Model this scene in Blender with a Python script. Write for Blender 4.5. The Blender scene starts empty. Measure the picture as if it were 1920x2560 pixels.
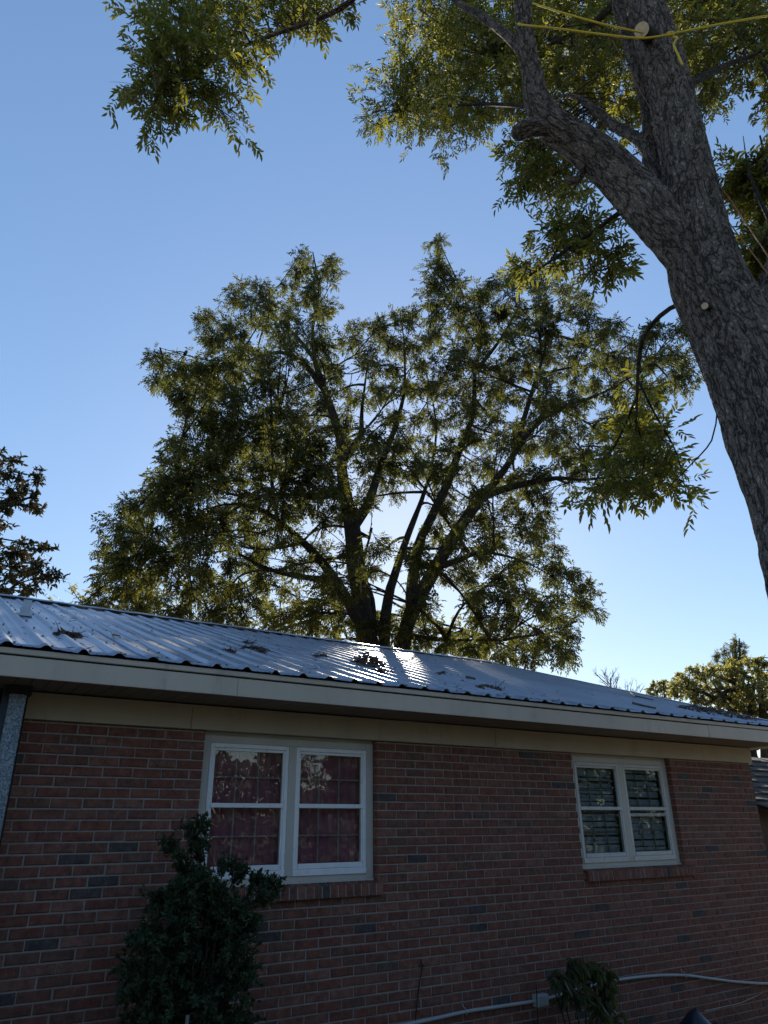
import bpy, math, random
import numpy as np
from mathutils import Vector, Matrix
R = math.radians
random.seed(7); rng = np.random.default_rng(7)
sc = bpy.context.scene
col = sc.collection
# ---------------------------------------------------------------- camera
PITCH, YAW, ROLL = R(23.7085), R(32.6016), R(0.5837)
fwd = Vector((math.sin(YAW)*math.cos(PITCH), math.cos(YAW)*math.cos(PITCH), math.sin(PITCH)))
rgt = Vector((math.cos(YAW), -math.sin(YAW), 0)); dwn = fwd.cross(rgt)
rr = rgt*math.cos(ROLL)+dwn*math.sin(ROLL); dd = dwn*math.cos(ROLL)-rgt*math.sin(ROLL)
cam = bpy.data.objects.new('camera', bpy.data.cameras.new('camera')); col.objects.link(cam)
M = Matrix((rr, -dd, -fwd)).transposed().to_4x4(); M.translation = (0, -5.503, 1.9)
cam.matrix_world = M
cam.data.sensor_fit = 'VERTICAL'; cam.data.sensor_height = 24; cam.data.lens = 1805.83/2560*24
cam.data.clip_start = .05; cam.data.clip_end = 3000
sc.camera = cam
# ---------------------------------------------------------------- light
SUN_EL, SUN_AZ = R(23.4), R(33.8)          # azimuth from +Y towards +X
w = bpy.data.worlds.new('World'); sc.world = w; w.use_nodes = True
nt = w.node_tree; sky = nt.nodes.new('ShaderNodeTexSky'); sky.sky_type = 'NISHITA'; sky.sun_disc = False
sky.sun_elevation = SUN_EL; sky.sun_rotation = SUN_AZ
sky.air_density = 1.0; sky.dust_density = 0.1; sky.ozone_density = 1.5; sky.altitude = 50
bg = nt.nodes['Background']; bg.inputs['Strength'].default_value = 0.15
# the phone's tone curve evens out the clear sky: the same mild gamma and saturation over the whole of it
gm = nt.nodes.new('ShaderNodeGamma'); gm.inputs[1].default_value = .6; hs = nt.nodes.new('ShaderNodeHueSaturation'); hs.inputs['Saturation'].default_value = 1.46; hs.inputs['Hue'].default_value = .508
nt.links.new(sky.outputs[0], gm.inputs[0]); nt.links.new(gm.outputs[0], hs.inputs['Color']); nt.links.new(hs.outputs[0], bg.inputs[0])
sl = bpy.data.lights.new('sun', 'SUN'); sl.energy = 4.0; sl.angle = R(.53); sl.color = (1, .9, .74)
so = bpy.data.objects.new('sun', sl); col.objects.link(so)
sd = Vector((math.sin(SUN_AZ)*math.cos(SUN_EL), math.cos(SUN_AZ)*math.cos(SUN_EL), math.sin(SUN_EL)))
so.rotation_euler = sd.to_track_quat('Z', 'Y').to_euler(); so.location = (20, 30, 30)
vs = sc.view_settings; vs.view_transform = 'Standard'; vs.look = 'None'; vs.exposure = 1.15; vs.gamma = 1
# ---------------------------------------------------------------- helpers
def tag(o, label=None, cat=None, group=None, kind=None):
    if label: o['label'] = label
    if cat: o['category'] = cat
    if group: o['group'] = group
    if kind: o['kind'] = kind
    return o
def empty(name, loc=(0, 0, 0), parent=None):
    o = bpy.data.objects.new(name, None); col.objects.link(o); o.location = loc
    if parent: o.parent = parent
    return o
class MB:
    def __init__(s): s.v = []; s.f = []
    def add(s, vs, fs):
        n = len(s.v); s.v += [tuple(map(float, a)) for a in vs]; s.f += [tuple(n+i for i in f) for f in fs]; return s
    def box(s, x0, x1, y0, y1, z0, z1):
        return s.add([(x0,y0,z0),(x1,y0,z0),(x1,y1,z0),(x0,y1,z0),(x0,y0,z1),(x1,y0,z1),(x1,y1,z1),(x0,y1,z1)],
                     [(0,3,2,1),(4,5,6,7),(0,1,5,4),(1,2,6,5),(2,3,7,6),(3,0,4,7)])
    def bbox(s, x0, x1, y0, y1, z0, z1, c=.003):
        """box with its front (-Y) edges chamfered by c"""
        v = [(x0+c,y0,z0+c),(x1-c,y0,z0+c),(x1-c,y0,z1-c),(x0+c,y0,z1-c),
             (x0,y0+c,z0),(x1,y0+c,z0),(x1,y0+c,z1),(x0,y0+c,z1),(x0,y1,z0),(x1,y1,z0),(x1,y1,z1),(x0,y1,z1)]
        f = [(0,1,2,3)]+[(i,4+i,4+(i+1)%4,(i+1)%4) for i in range(4)]+[(4+i,8+i,8+(i+1)%4,4+(i+1)%4) for i in range(4)]+[(8,11,10,9)]
        return s.add(v, f)
    def tube(s, pts, rad, n=8, cap=True):
        pts = [Vector(q) for q in pts]; m = len(pts)
        if not hasattr(rad, '__len__'): rad = [rad]*m
        t0 = (pts[1]-pts[0]).normalized(); a = t0.orthogonal().normalized(); vs = []
        for i in range(m):
            t = (pts[min(i+1,m-1)]-pts[max(i-1,0)]).normalized(); a = (a-t*a.dot(t)).normalized(); b = t.cross(a)
            for k in range(n):
                th = 2*math.pi*k/n; vs.append(pts[i]+(a*math.cos(th)+b*math.sin(th))*rad[i])
        fs = [(i*n+k, i*n+(k+1)%n, (i+1)*n+(k+1)%n, (i+1)*n+k) for i in range(m-1) for k in range(n)]
        if cap: fs += [tuple(range(n-1,-1,-1)), tuple((m-1)*n+k for k in range(n))]
        return s.add(vs, fs)
    def build(s, name, mat, parent=None, smooth=False):
        me = bpy.data.meshes.new(name); me.from_pydata(s.v, [], s.f)
        if smooth: me.shade_smooth()
        return mesh_obj(name, me, mat, parent)
def mesh_obj(name, me, mat, parent=None):
    if mat: me.materials.append(mat)
    o = bpy.data.objects.new(name, me); col.objects.link(o)
    if parent: o.parent = parent
    return o
def np_mesh(name, V, F, smooth=False):
    """V (n,3), F (m,k) with constant k"""
    me = bpy.data.meshes.new(name); n, (m, k) = len(V), F.shape
    me.vertices.add(n); me.vertices.foreach_set('co', V.astype(np.float32).ravel())
    me.loops.add(m*k); me.loops.foreach_set('vertex_index', F.astype(np.int32).ravel())
    me.polygons.add(m); me.polygons.foreach_set('loop_start', np.arange(0, m*k, k, dtype=np.int32))
    me.polygons.foreach_set('use_smooth', np.full(m, smooth))
    me.update(calc_edges=True); return me
def catmull(pts, step):
    """smooth a list of tuples (any dimension) into points about step apart"""
    P = np.array(pts, float); P = np.vstack([2*P[0]-P[1], P, 2*P[-1]-P[-2]]); out = []
    for i in range(1, len(P)-2):
        n = max(1, int(np.linalg.norm(P[i+1][:3]-P[i][:3])/step))
        for k in range(n):
            t = k/n; a, b, c, d = P[i-1], P[i], P[i+1], P[i+2]
            out.append(.5*(2*b+(c-a)*t+(2*a-5*b+4*c-d)*t*t+(3*b-a-3*c+d)*t**3))
    out.append(P[-2]); return np.array(out)
# ---------------------------------------------------------------- materials
def newmat(name):
    m = bpy.data.materials.new(name); m.use_nodes = True; nt = m.node_tree; nt.nodes.clear()
    out = nt.nodes.new('ShaderNodeOutputMaterial'); return m, nt, out
def N(nt, typ, **kw):
    n = nt.nodes.new(typ)
    for k, v in kw.items():
        if k in n.inputs.keys() if hasattr(n.inputs, 'keys') else False: n.inputs[k].default_value = v
        else: setattr(n, k, v)
    return n
def ramp(nt, fac, stops):
    r = nt.nodes.new('ShaderNodeValToRGB'); e = r.color_ramp.elements
    while len(e) < len(stops): e.new(.5)
    for i, (p, c) in enumerate(stops): e[i].position = p; e[i].color = tuple(c)+(1,)
    nt.links.new(fac, r.inputs[0]); return r.outputs[0]
def mixc(nt, fac, a, b, mode='MIX'):
    m = nt.nodes.new('ShaderNodeMix'); m.data_type = 'RGBA'; m.blend_type = mode
    for sock, v in ((m.inputs[0], fac), (m.inputs[6], a), (m.inputs[7], b)):
        if hasattr(v, 'default_value') or hasattr(v, 'is_linked'): nt.links.new(v, sock)
        elif isinstance(v, (int, float)): sock.default_value = v
        else: sock.default_value = tuple(v)+(1,)
    return m.outputs[2]
def noise(nt, scale, detail=4, rough=.55, vec=None, dim='3D'):
    n = nt.nodes.new('ShaderNodeTexNoise'); n.inputs['Scale'].default_value = scale; n.inputs['Detail'].default_value = detail; n.inputs['Roughness'].default_value = rough
    if vec is not None: nt.links.new(vec, n.inputs['Vector'])
    return n.outputs[0]
def math_(nt, op, a, b=0.0):
    m = nt.nodes.new('ShaderNodeMath'); m.operation = op
    for i, v in enumerate((a, b)):
        if isinstance(v, (int, float)): m.inputs[i].default_value = v
        else: nt.links.new(v, m.inputs[i])
    return m.outputs[0]
def pos(nt, scale=(1, 1, 1)):
    t = nt.nodes.new('ShaderNodeNewGeometry'); mp = nt.nodes.new('ShaderNodeMapping'); mp.inputs['Scale'].default_value = scale
    nt.links.new(t.outputs['Position'], mp.inputs[0]); return mp.outputs[0]
def bump(nt, h, strength=.3, dist=.01):
    b = nt.nodes.new('ShaderNodeBump'); b.inputs['Strength'].default_value = strength; b.inputs['Distance'].default_value = dist
    nt.links.new(h, b.inputs['Height']); return b.outputs[0]
def principled(nt, out, color, rough=.7, metal=0., normal=None, spec=.5):
    b = nt.nodes.new('ShaderNodeBsdfPrincipled')
    for k, v in (('Base Color', color), ('Roughness', rough), ('Metallic', metal)):
        if isinstance(v, (int, float)): b.inputs[k].default_value = v
        elif isinstance(v, (tuple, list)): b.inputs[k].default_value = tuple(v)+(1,)
        else: nt.links.new(v, b.inputs[k])
    b.inputs['Specular IOR Level'].default_value = spec
    if normal is not None: nt.links.new(normal, b.inputs['Normal'])
    nt.links.new(b.outputs[0], out.inputs[0]); return b
def rnd_id(nt):
    """a random number for each brick / leaf, whether it is its own object or an island of a bigger mesh"""
    g = nt.nodes.new('ShaderNodeNewGeometry'); o = nt.nodes.new('ShaderNodeObjectInfo')
    s = math_(nt, 'ADD', g.outputs['Random Per Island'], o.outputs['Random'])
    return math_(nt, 'FRACT', s)
def mat_brick():
    m, nt, out = newmat('brick'); r = rnd_id(nt)
    base = ramp(nt, r, [(0,(.06,.05,.048)),(.03,(.066,.055,.052)),(.045,(.125,.068,.05)),(.3,(.145,.054,.039)),(.5,(.17,.075,.054)),(.7,(.155,.056,.04)),(.85,(.185,.09,.066)),(1,(.12,.054,.042))])
    n1 = noise(nt, 17, 6, .7, pos(nt)); n2 = noise(nt, 60, 3, .6, pos(nt, (1,1,.5)))
    c = mixc(nt, .75, base, ramp(nt, n1, [(.32,(.45,.42,.42)),(.5,(1,1,1)),(.68,(1.7,1.75,1.7))]), 'MULTIPLY')
    c = mixc(nt, ramp(nt, n2, [(.58,(0,0,0)),(.75,(.5,.5,.5))]), c, (.24,.19,.17))
    # pale drips and smears of old mortar
    n3 = noise(nt, 3.2, 6, .75, pos(nt, (1.6,1,.6)))
    c = mixc(nt, ramp(nt, n3, [(.66,(0,0,0)),(.76,(.6,.6,.6))]), c, (.36,.32,.29))
    principled(nt, out, c, .85, 0, bump(nt, math_(nt,'ADD',n1,n2), .5, .004), .3); return m
def mat_plain(name, c, rough=.7, var=.15, scale=6, bumpy=.1, metal=0., dirt=None, spec=.4, stretch=(1,1,1)):
    m, nt, out = newmat(name); v = pos(nt, stretch)
    n1 = noise(nt, scale, 6, .6, v); n2 = noise(nt, scale*9, 3, .6, v)
    cc = mixc(nt, 1, c, ramp(nt, n1, [(.25,(1-var,)*3),(.75,(1+var,)*3)]), 'MULTIPLY')
    if dirt: cc = mixc(nt, ramp(nt, noise(nt, scale*2.3, 8, .7, v), [(.55,(0,0,0)),(.72,(.7,.7,.7))]), cc, dirt)
    principled(nt, out, cc, rough, metal, bump(nt, n2, bumpy, .004), spec); return m
def mat_roof():
    m, nt, out = newmat('galvanised roof sheet')
    v = pos(nt); n1 = noise(nt, 1.3, 5, .6, v); n2 = noise(nt, 40, 3, .6, pos(nt, (1,.3,1))); n3 = noise(nt, 12, 7, .7, pos(nt, (1,.10,.3)))
    c = ramp(nt, n1, [(.3,(.28,.32,.38)),(.7,(.39,.43,.49))])
    c = mixc(nt, ramp(nt, n3, [(.58,(0,0,0)),(.8,(.3,.3,.3))]), c, (.24,.22,.20))
    rg = math_(nt, 'MULTIPLY_ADD', n2, .08); rg.node.inputs[2].default_value = .36
    principled(nt, out, c, rg, .75, bump(nt, n1, .08, .02)); return m
def mat_spangle():
    m, nt, out = newmat('galvanised steel'); vo = nt.nodes.new('ShaderNodeTexVoronoi'); vo.inputs['Scale'].default_value = 150
    nt.links.new(pos(nt, (1,1,.8)), vo.inputs['Vector']); s = nt.nodes.new('ShaderNodeSeparateColor'); nt.links.new(vo.outputs['Color'], s.inputs[0])
    c = ramp(nt, s.outputs[0], [(0,(.09,.125,.16)),(.5,(.17,.22,.265)),(1,(.33,.385,.43))])
    rg = math_(nt, 'MULTIPLY_ADD', s.outputs[1], .25); rg.node.inputs[2].default_value = .4
    principled(nt, out, c, rg, .6); return m
def mat_leaf(name, stops, trans=.45, gloss=.12, tcol=(.55,.50,.06)):
    m, nt, out = newmat(name); r = rnd_id(nt)
    c = ramp(nt, r, stops)
    d = nt.nodes.new('ShaderNodeBsdfDiffuse'); t = nt.nodes.new('ShaderNodeBsdfTranslucent'); g = nt.nodes.new('ShaderNodeBsdfGlossy'); g.inputs['Roughness'].default_value = .5
    nt.links.new(c, d.inputs[0]); nt.links.new(mixc(nt, .5, mixc(nt, 1, c, (2.2,2.2,1.6), 'MULTIPLY'), tcol), t.inputs[0])
    a = nt.nodes.new('ShaderNodeMixShader'); a.inputs[0].default_value = trans; nt.links.new(d.outputs[0], a.inputs[1]); nt.links.new(t.outputs[0], a.inputs[2])
    f = nt.nodes.new('ShaderNodeFresnel'); f.inputs[0].default_value = 1.4
    b = nt.nodes.new('ShaderNodeMixShader'); nt.links.new(math_(nt,'ADD',math_(nt,'MULTIPLY',f.outputs[0],.10),gloss*.03), b.inputs[0]); nt.links.new(a.outputs[0], b.inputs[1]); nt.links.new(g.outputs[0], b.inputs[2])
    nt.links.new(b.outputs[0], out.inputs[0]); return m
def mat_bark(name, dark, light, sc_=1.0):
    m, nt, out = newmat(name); a = nt.nodes.new('ShaderNodeAttribute'); a.attribute_name = 'bk'
    mp = nt.nodes.new('ShaderNodeMapping'); mp.inputs['Scale'].default_value = (1,1,.24); nt.links.new(a.outputs['Vector'], mp.inputs[0])
    def crack(scale, wide, dist):
        nonlocal_mp = mp
        n = nt.nodes.new('ShaderNodeTexNoise'); n.inputs['Scale'].default_value = scale; n.inputs['Detail'].default_value = 3.5; n.inputs['Roughness'].default_value = .6; n.inputs['Distortion'].default_value = dist
        nt.links.new(nonlocal_mp.outputs[0], n.inputs['Vector'])
        d = math_(nt, 'ABSOLUTE', math_(nt, 'SUBTRACT', n.outputs[0], .5)); return math_(nt, 'MINIMUM', math_(nt, 'MULTIPLY', d, wide), 1.0)
    c1 = crack(12*sc_, 9, .15); mp.inputs['Scale'].default_value = (1,1,.3)
    m2 = nt.nodes.new('ShaderNodeMapping'); m2.inputs['Scale'].default_value = (1,1,.55); nt.links.new(a.outputs['Vector'], m2.inputs[0]); mp0, mp = mp, m2; c2 = crack(26*sc_, 6, .1); mp = mp0
    n2 = noise(nt, 60*sc_, 6, .7, mp.outputs[0]); n3 = noise(nt, 2.2, 4, .6, mp.outputs[0])
    h = math_(nt, 'ADD', math_(nt, 'MULTIPLY', math_(nt, 'MINIMUM', c1, math_(nt, 'ADD', math_(nt, 'MULTIPLY', c2, .75), .3)), .72), math_(nt, 'MULTIPLY', n2, .32))
    c = ramp(nt, h, [(.22,dark),(.55,tuple(.5*(x+y) for x,y in zip(dark,light))),(.92,light)])
    c = mixc(nt, 1, c, ramp(nt, n3, [(.3,(.66,.62,.60)),(.7,(1.15,1.15,1.15))]), 'MULTIPLY')
    principled(nt, out, c, .9, 0, bump(nt, h, 1.0, .05/sc_), .2); return m
def mat_glass():
    m, nt, out = newmat('window glass'); t = nt.nodes.new('ShaderNodeBsdfTransparent'); t.inputs[0].default_value = (.86,.89,.88,1)
    g = nt.nodes.new('ShaderNodeBsdfGlossy'); g.inputs['Roughness'].default_value = .015; lw = nt.nodes.new('ShaderNodeLayerWeight'); fr = math_(nt, 'MULTIPLY_ADD', math_(nt, 'POWER', lw.outputs['Facing'], 4.0), .8); fr.node.inputs[2].default_value = .06
    v = pos(nt); nb = bump(nt, noise(nt, 3.5, 2, .5, v), .12, .02); nt.links.new(nb, g.inputs['Normal'])
    s = nt.nodes.new('ShaderNodeMixShader'); nt.links.new(fr, s.inputs[0]); nt.links.new(t.outputs[0], s.inputs[1]); nt.links.new(g.outputs[0], s.inputs[2])
    nt.links.new(s.outputs[0], out.inputs[0]); return m
BRICK = mat_brick()
MORTAR = mat_plain('mortar', (.275,.24,.215), .95, .2, 14, .5)
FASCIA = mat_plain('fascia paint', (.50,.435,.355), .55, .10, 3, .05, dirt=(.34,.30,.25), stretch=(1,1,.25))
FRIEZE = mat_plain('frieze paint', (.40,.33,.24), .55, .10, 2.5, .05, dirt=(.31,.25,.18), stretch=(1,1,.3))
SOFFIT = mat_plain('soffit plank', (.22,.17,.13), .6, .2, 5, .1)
TRIM = mat_plain('window trim paint', (.46,.44,.39), .5, .08, 6, .08)
ALU = mat_plain('white aluminium', (.72,.74,.76), .38, .06, 8, .04, dirt=(.5,.48,.45))
ALUOLD = mat_plain('dull aluminium', (.52,.52,.50), .45, .1, 8, .06, dirt=(.33,.31,.28))
GLASS = mat_glass(); ROOF = mat_roof(); STEEL = mat_spangle()
DARK = mat_plain('dark gap', (.02,.02,.022), .9, .1)
BLUEDARK = mat_plain('navy shade', (.03,.045,.08), .5, .1)  # shade of the post's left side, put into the colour
CURTAIN = mat_plain('magenta curtain', (.36,.115,.16), .9, .2, 4, .2)
BLIND = mat_plain('blind slat', (.23,.26,.29), .5, .08)
MUNTIN = mat_plain('muntin', (.36,.29,.31), .5, .05)
SASHDARK = mat_plain('dark sash', (.16,.16,.16), .5, .08)
ROOM = mat_plain('room wall', (.25,.22,.2), .9, .1)
CONDUIT = mat_plain('grey conduit', (.33,.345,.36), .45, .08, 8, .05, dirt=(.33,.31,.28))
BLACK = mat_plain('black plastic', (.012,.013,.016), .35, .1)
TARP = mat_plain('tarp', (.012,.018,.032), .4, .3, 5, .3)
LITTER = mat_plain('dead leaves', (.09,.06,.045), .9, .5, 25, .3)
TWIG = mat_plain('twig', (.09,.075,.06), .9, .3, 10, .3)
GROUND = mat_plain('ground', (.17,.135,.085), .95, .45, 1.5, .5)
ROPE_Y = mat_plain('yellow rope', (.62,.46,.03), .6, .15, 60, .8)
ROPE_O = mat_plain('orange rope', (.30,.13,.07), .7, .15, 60, .5)
CUT = mat_plain('cut wood', (.62,.50,.36), .8, .2, 20, .2)
LUMBER = mat_plain('lumber', (.42,.24,.11), .8, .3, 5, .2)
BARK_F = mat_bark('pecan bark', (.042,.033,.027), (.42,.35,.30), 1.0)
BARK_C = mat_bark('tree bark', (.03,.025,.02), (.14,.115,.09), .8)
PECAN = mat_leaf('pecan leaf', [(0,(.016,.025,.009)),(.5,(.025,.036,.011)),(.85,(.042,.048,.013)),(1,(.09,.068,.018))], .36, tcol=(.36,.36,.06))
PECAN_F = mat_leaf('near pecan leaf', [(0,(.020,.032,.012)),(.55,(.032,.045,.014)),(.9,(.055,.06,.015)),(1,(.11,.08,.02))], .46, tcol=(.58,.54,.05))
MAGN = mat_leaf('magnolia leaf', [(0,(.025,.04,.02)),(.75,(.04,.055,.026)),(.9,(.08,.06,.03)),(1,(.12,.075,.04))], .12, .6, (.25,.15,.05))
OAKL = mat_leaf('oak leaf', [(0,(.10,.105,.05)),(.6,(.16,.15,.07)),(1,(.22,.19,.09))], .45)
PINEL = mat_leaf('pine needle', [(0,(.04,.06,.03)),(1,(.08,.09,.04))], .25)
SHRUBL = mat_leaf('shrub leaf', [(0,(.02,.035,.018)),(.7,(.035,.06,.03)),(1,(.06,.085,.04))], .2, .5, (.2,.3,.06))
WEEDL = mat_leaf('weed leaf', [(0,(.03,.045,.025)),(1,(.06,.07,.035))], .25, .2)
# ---------------------------------------------------------------- ground
def ground():
    n = 60; xs = np.concatenate([np.linspace(-400,-30,12), np.linspace(-28,40,n), np.linspace(45,500,14)]); ys = np.concatenate([np.linspace(-400,-30,12), np.linspace(-28,40,n), np.linspace(45,600,14)])
    X, Y = np.meshgrid(xs, ys); Z = .03*np.sin(X*1.3+.5*Y)*np.cos(Y*.9)*((np.abs(X-6)>6)|(Y<-1)|(Y>12)) - .03
    V = np.stack([X.ravel(), Y.ravel(), Z.ravel()], 1); a, b = len(xs), len(ys)
    i = np.arange((a-1)*(b-1)); r, c = i//(a-1), i%(a-1); F = np.stack([r*a+c, r*a+c+1, (r+1)*a+c+1, (r+1)*a+c], 1)
    tag(mesh_obj('ground', np_mesh('ground', V, F, True), GROUND), kind='structure')
ground()
# ---------------------------------------------------------------- house
house = tag(empty('brick_house', (4, 0, 0)), 'low red brick house with a ribbed metal roof and two double windows', 'house')
def hp(o, parent=None):
    """parent to the house (or one of its parts) keeping world coordinates"""
    o.parent = parent or house
    if parent is None: o.location = Vector(o.location)-house.location
    return o
CH = .0677; J0 = 2.5798; XL, XR, YB = -2.2, 8.80, 10.05
ZT = 2.76                                       # top of the masonry
W1 = (1.90, 3.42); W2 = (5.76, 7.285); WZ0, WZ1 = 1.425, 2.60
def wallmesh():
    mb = MB(); d0, d1 = .007, .11              # mortar face 7 mm behind the brick faces
    for x0, x1 in ((XL, W1[0]-.008), (W1[1]+.008, W2[0]-.008), (W2[1]+.008, XR-.006)): mb.box(x0, x1, d0, d1, WZ0, ZT)
    mb.box(XL, XR, d0, d1, -.3, WZ0-.0005)
    for a, b in (W1, W2): mb.box(a+.0005, b-.0005, d0+.001, d1-.001, WZ1, ZT-.001)
    mb.box(XR-.1, XR-.001, d1+.001, YB, -.3, ZT); mb.box(XL, XL+.1, d1+.001, YB, -.3, ZT); mb.box(XL+.101, XR-.101, YB-.1, YB-.001, -.3, ZT)
    mb.add([(XL,.2,ZT),(XR,.2,ZT),(XR,YB-.2,ZT),(XL,YB-.2,ZT)], [(0,1,2,3)])
    mb.add([(XL+.1,.2,.4),(XR-.1,.2,.4),(XR-.1,YB-.2,.4),(XL+.1,YB-.2,.4)], [(0,1,2,3)])
    for X in (XL+.002, XR-.002): mb.add([(X,0,ZT),(X,YB,ZT),(X,YB/2,4.56)], [(0,1,2)])
    return mb
wall = hp(wallmesh().build('wall', MORTAR)); wall['label'] = 'red brick wall with pale mortar joints'
def brick_list():
    out = []; G = .0105
    def row(zb, x0, x1, start, far):
        x = start
        while x > x0: x -= .2032
        while x < x1:
            a, b = max(x, x0), min(x+.2032-G, x1)
            if b-a > .03: out.append((a, b, zb))
            x += .2032
    for i in range(0, 42):
        zt = J0-i*CH+CH; zb = zt-CH+G; ev = i % 2            # brick between joints i-1 and i
        if zb < -.2: break
        above = zb > WZ0+.02
        odd = (i-1) % 2
        sL = W1[0]+.0105-(.1016 if not odd else 0); sM = W1[1]+.0105-.0105+(.0 if not odd else -.1016); sR = W2[1]+(.0 if odd else -.1016)
        if above:
            row(zb, XL, W1[0], sL, 0); row(zb, W1[1], W2[0], sM, 0); row(zb, W2[1], XR, sR, 0)
        else:
            lim1, lim2 = (W1[0]-.025, W1[1]+.05), (W2[0]+.02, W2[1]+.12)
            if zb+CH-.0105 > 1.432: row(zb, XL, lim1[0], sL, 0); row(zb, lim1[1], lim2[0], sM, 0); row(zb, lim2[1], XR, sR, 0)
            else: row(zb, XL, XR, sM, 0)
    return out
def build_bricks():
    bl = brick_list(); c = np.array([0, -5.503, 1.9]); rows = []
    for a, b, z in bl:
        m = np.array([(a+b)/2, 0, z+.028]); d = np.linalg.norm(m-c)
        vis = m[0] > .62 and m[0] < XR and z > .62+.0*d
        hidden = 1.3 < m[0] < 2.3 and z < 1.5                     # behind the shrub
        rows.append((0 if (not vis or hidden) else (b-a)/d**3, a, b, z))
    rows.sort(reverse=True); near, far = rows[:300], rows[300:]
    meshes = {}
    for k, (s, a, b, z) in enumerate(near):
        L = round(b-a, 3); key = (L, k % 3)
        if key not in meshes:
            mb = MB(); h = CH-.0105; mb.bbox(-L/2, L/2, 0, .09, 0, h, .0035+.0012*(k % 3)); me = bpy.data.meshes.new('brick'); me.from_pydata(mb.v, [], mb.f); me.materials.append(BRICK); meshes[key] = me
        o = bpy.data.objects.new('brick', meshes[key]); col.objects.link(o); o.parent = wall
        o.location = Vector(((a+b)/2+random.uniform(-.0015,.0015), random.uniform(-.003,.002), z+random.uniform(-.001,.001))); o.rotation_euler = (random.uniform(-.008,.008), random.uniform(-.006,.006), random.uniform(-.008,.008))
    mb = MB()
    for s, a, b, z in far:
        y = random.uniform(-.003,.002); mb.bbox(a+random.uniform(0,.002), b-random.uniform(0,.002), y, .09, z+random.uniform(-.001,.001), z+CH-.0105, .004)
    o = mb.build('brick_courses', BRICK); o.parent = wall; o['kind'] = 'stuff'
    # the wall of the right gable end
wall.location = (-4, 0, 0)
build_bricks()
# boards below the eave
def part(mb, name, mat, label=None, parent=None, smooth=False):
    o = mb.build(name, mat, None, smooth); hp(o, parent)
    if label: o['label'] = label
    return o
ZS, YF = 2.786, -.48
fr_z0 = 2.598
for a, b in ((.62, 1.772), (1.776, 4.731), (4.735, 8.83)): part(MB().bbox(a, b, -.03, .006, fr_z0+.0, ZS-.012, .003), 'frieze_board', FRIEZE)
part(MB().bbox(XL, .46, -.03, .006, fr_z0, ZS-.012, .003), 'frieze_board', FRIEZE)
part(MB().box(.47, .612, -.012, .006, fr_z0+.02, ZS-.012), 'gap_shade', DARK)  # dark strip standing for the shadow between post and frieze
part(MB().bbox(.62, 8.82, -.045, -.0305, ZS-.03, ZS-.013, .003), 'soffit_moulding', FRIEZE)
XE = 9.14
for k, (a, b) in enumerate(((XL-.3, 1.934), (1.9365, 7.375), (7.380, XE))):
    part(MB().bbox(a, b, YF-.02+(.003 if k == 1 else 0), YF, ZS-.004, 2.909+(.003 if k == 2 else 0), .002), 'fascia_board', FASCIA)
part(MB().bbox(XL-.3, XE-.01, YF-.026, YF+.0, 2.9205, 2.957, .004), 'drip_edge', FASCIA)
part(MB().box(XL-.3, XE-.01, YF-.008, YF+.03, 2.9095, 2.9204), 'shadow_gap', DARK)
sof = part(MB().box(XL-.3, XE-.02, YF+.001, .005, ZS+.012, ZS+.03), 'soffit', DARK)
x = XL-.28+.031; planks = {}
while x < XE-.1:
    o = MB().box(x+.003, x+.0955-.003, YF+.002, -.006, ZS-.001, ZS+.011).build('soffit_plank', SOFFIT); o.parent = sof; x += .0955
# return of the eave on the gable end
part(MB().bbox(8.84, XE-.03, -.47, 5, ZS-.006, ZS+.02, .002).box(XE-.03, XE, -.47, 4.9, ZS-.006, ZS+.125), 'gable_eave', FASCIA)
# roof
SL = .3251; ZE, YE, YR = 2.966, -.53, 5.0; ZR = ZE+(YR-YE)*SL
roof = part(MB().add([(XL-.3,YE+.06,ZE+.06*SL-.03),(XE,YE+.06,ZE+.06*SL-.03),(XE,YR,ZR-.03),(XL-.3,YR,ZR-.03),(XE,YR*2-YE,ZE-.03),(XL-.3,YR*2-YE,ZE-.03)], [(0,1,2,3),(3,2,4,5)]), 'roof', DARK, 'ribbed galvanised metal roof')
RIB = .2262; X0 = .407-RIB*12
def panel(xa, k):
    prof = []
    for j in range(4):
        c = j*RIB
        prof += [(c-.040,0),(c-.033,.004),(c-.015,.020),(c,.0225),(c+.015,.020),(c+.033,.004),(c+.040,0)]
        m = c+RIB/2
        for q in (-.034, .034): prof += [(m+q-.008,0),(m+q,.0032),(m+q+.008,0)]
    prof = [q for q in prof if q[0] < RIB*3.99-.040]+[(RIB*4-.040+.012, .001)]
    nl = 30; V = []; rr_ = random.Random(k)
    ph = [rr_.uniform(0, 6.28) for _ in range(6)]; dz = rr_.uniform(0, .0015); dy = rr_.uniform(-.008, .008)
    for i in range(nl+1):
        t = i/nl; y = YE+dy+(YR-.02-YE-dy)*t
        for (px_, h) in prof:
            wv = .0022*math.sin(t*23+ph[0]+px_*7)+.0018*math.sin(t*41+ph[1]-px_*11)+.002*math.sin(px_*19+ph[2]+t*6)
            V.append((xa+px_, y, ZE+(y-YE)*SL+h+wv*(0 if h > .01 else 1)+dz))
    n = len(prof); F = [(i*n+j, i*n+j+1, (i+1)*n+j+1, (i+1)*n+j) for i in range(nl) for j in range(n-1)]
    mb = MB(); mb.add(V, F); o = mb.build('roof_panel', ROOF, None, True); o.parent = roof
    o.modifiers.new('t', 'SOLIDIFY').thickness = .0008
xa, k = X0, 0
while xa < XE-.3: panel(xa, k); xa += RIB*4; k += 1
xlast = xa
mb = MB()                                                    # screw heads beside the ribs
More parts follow.
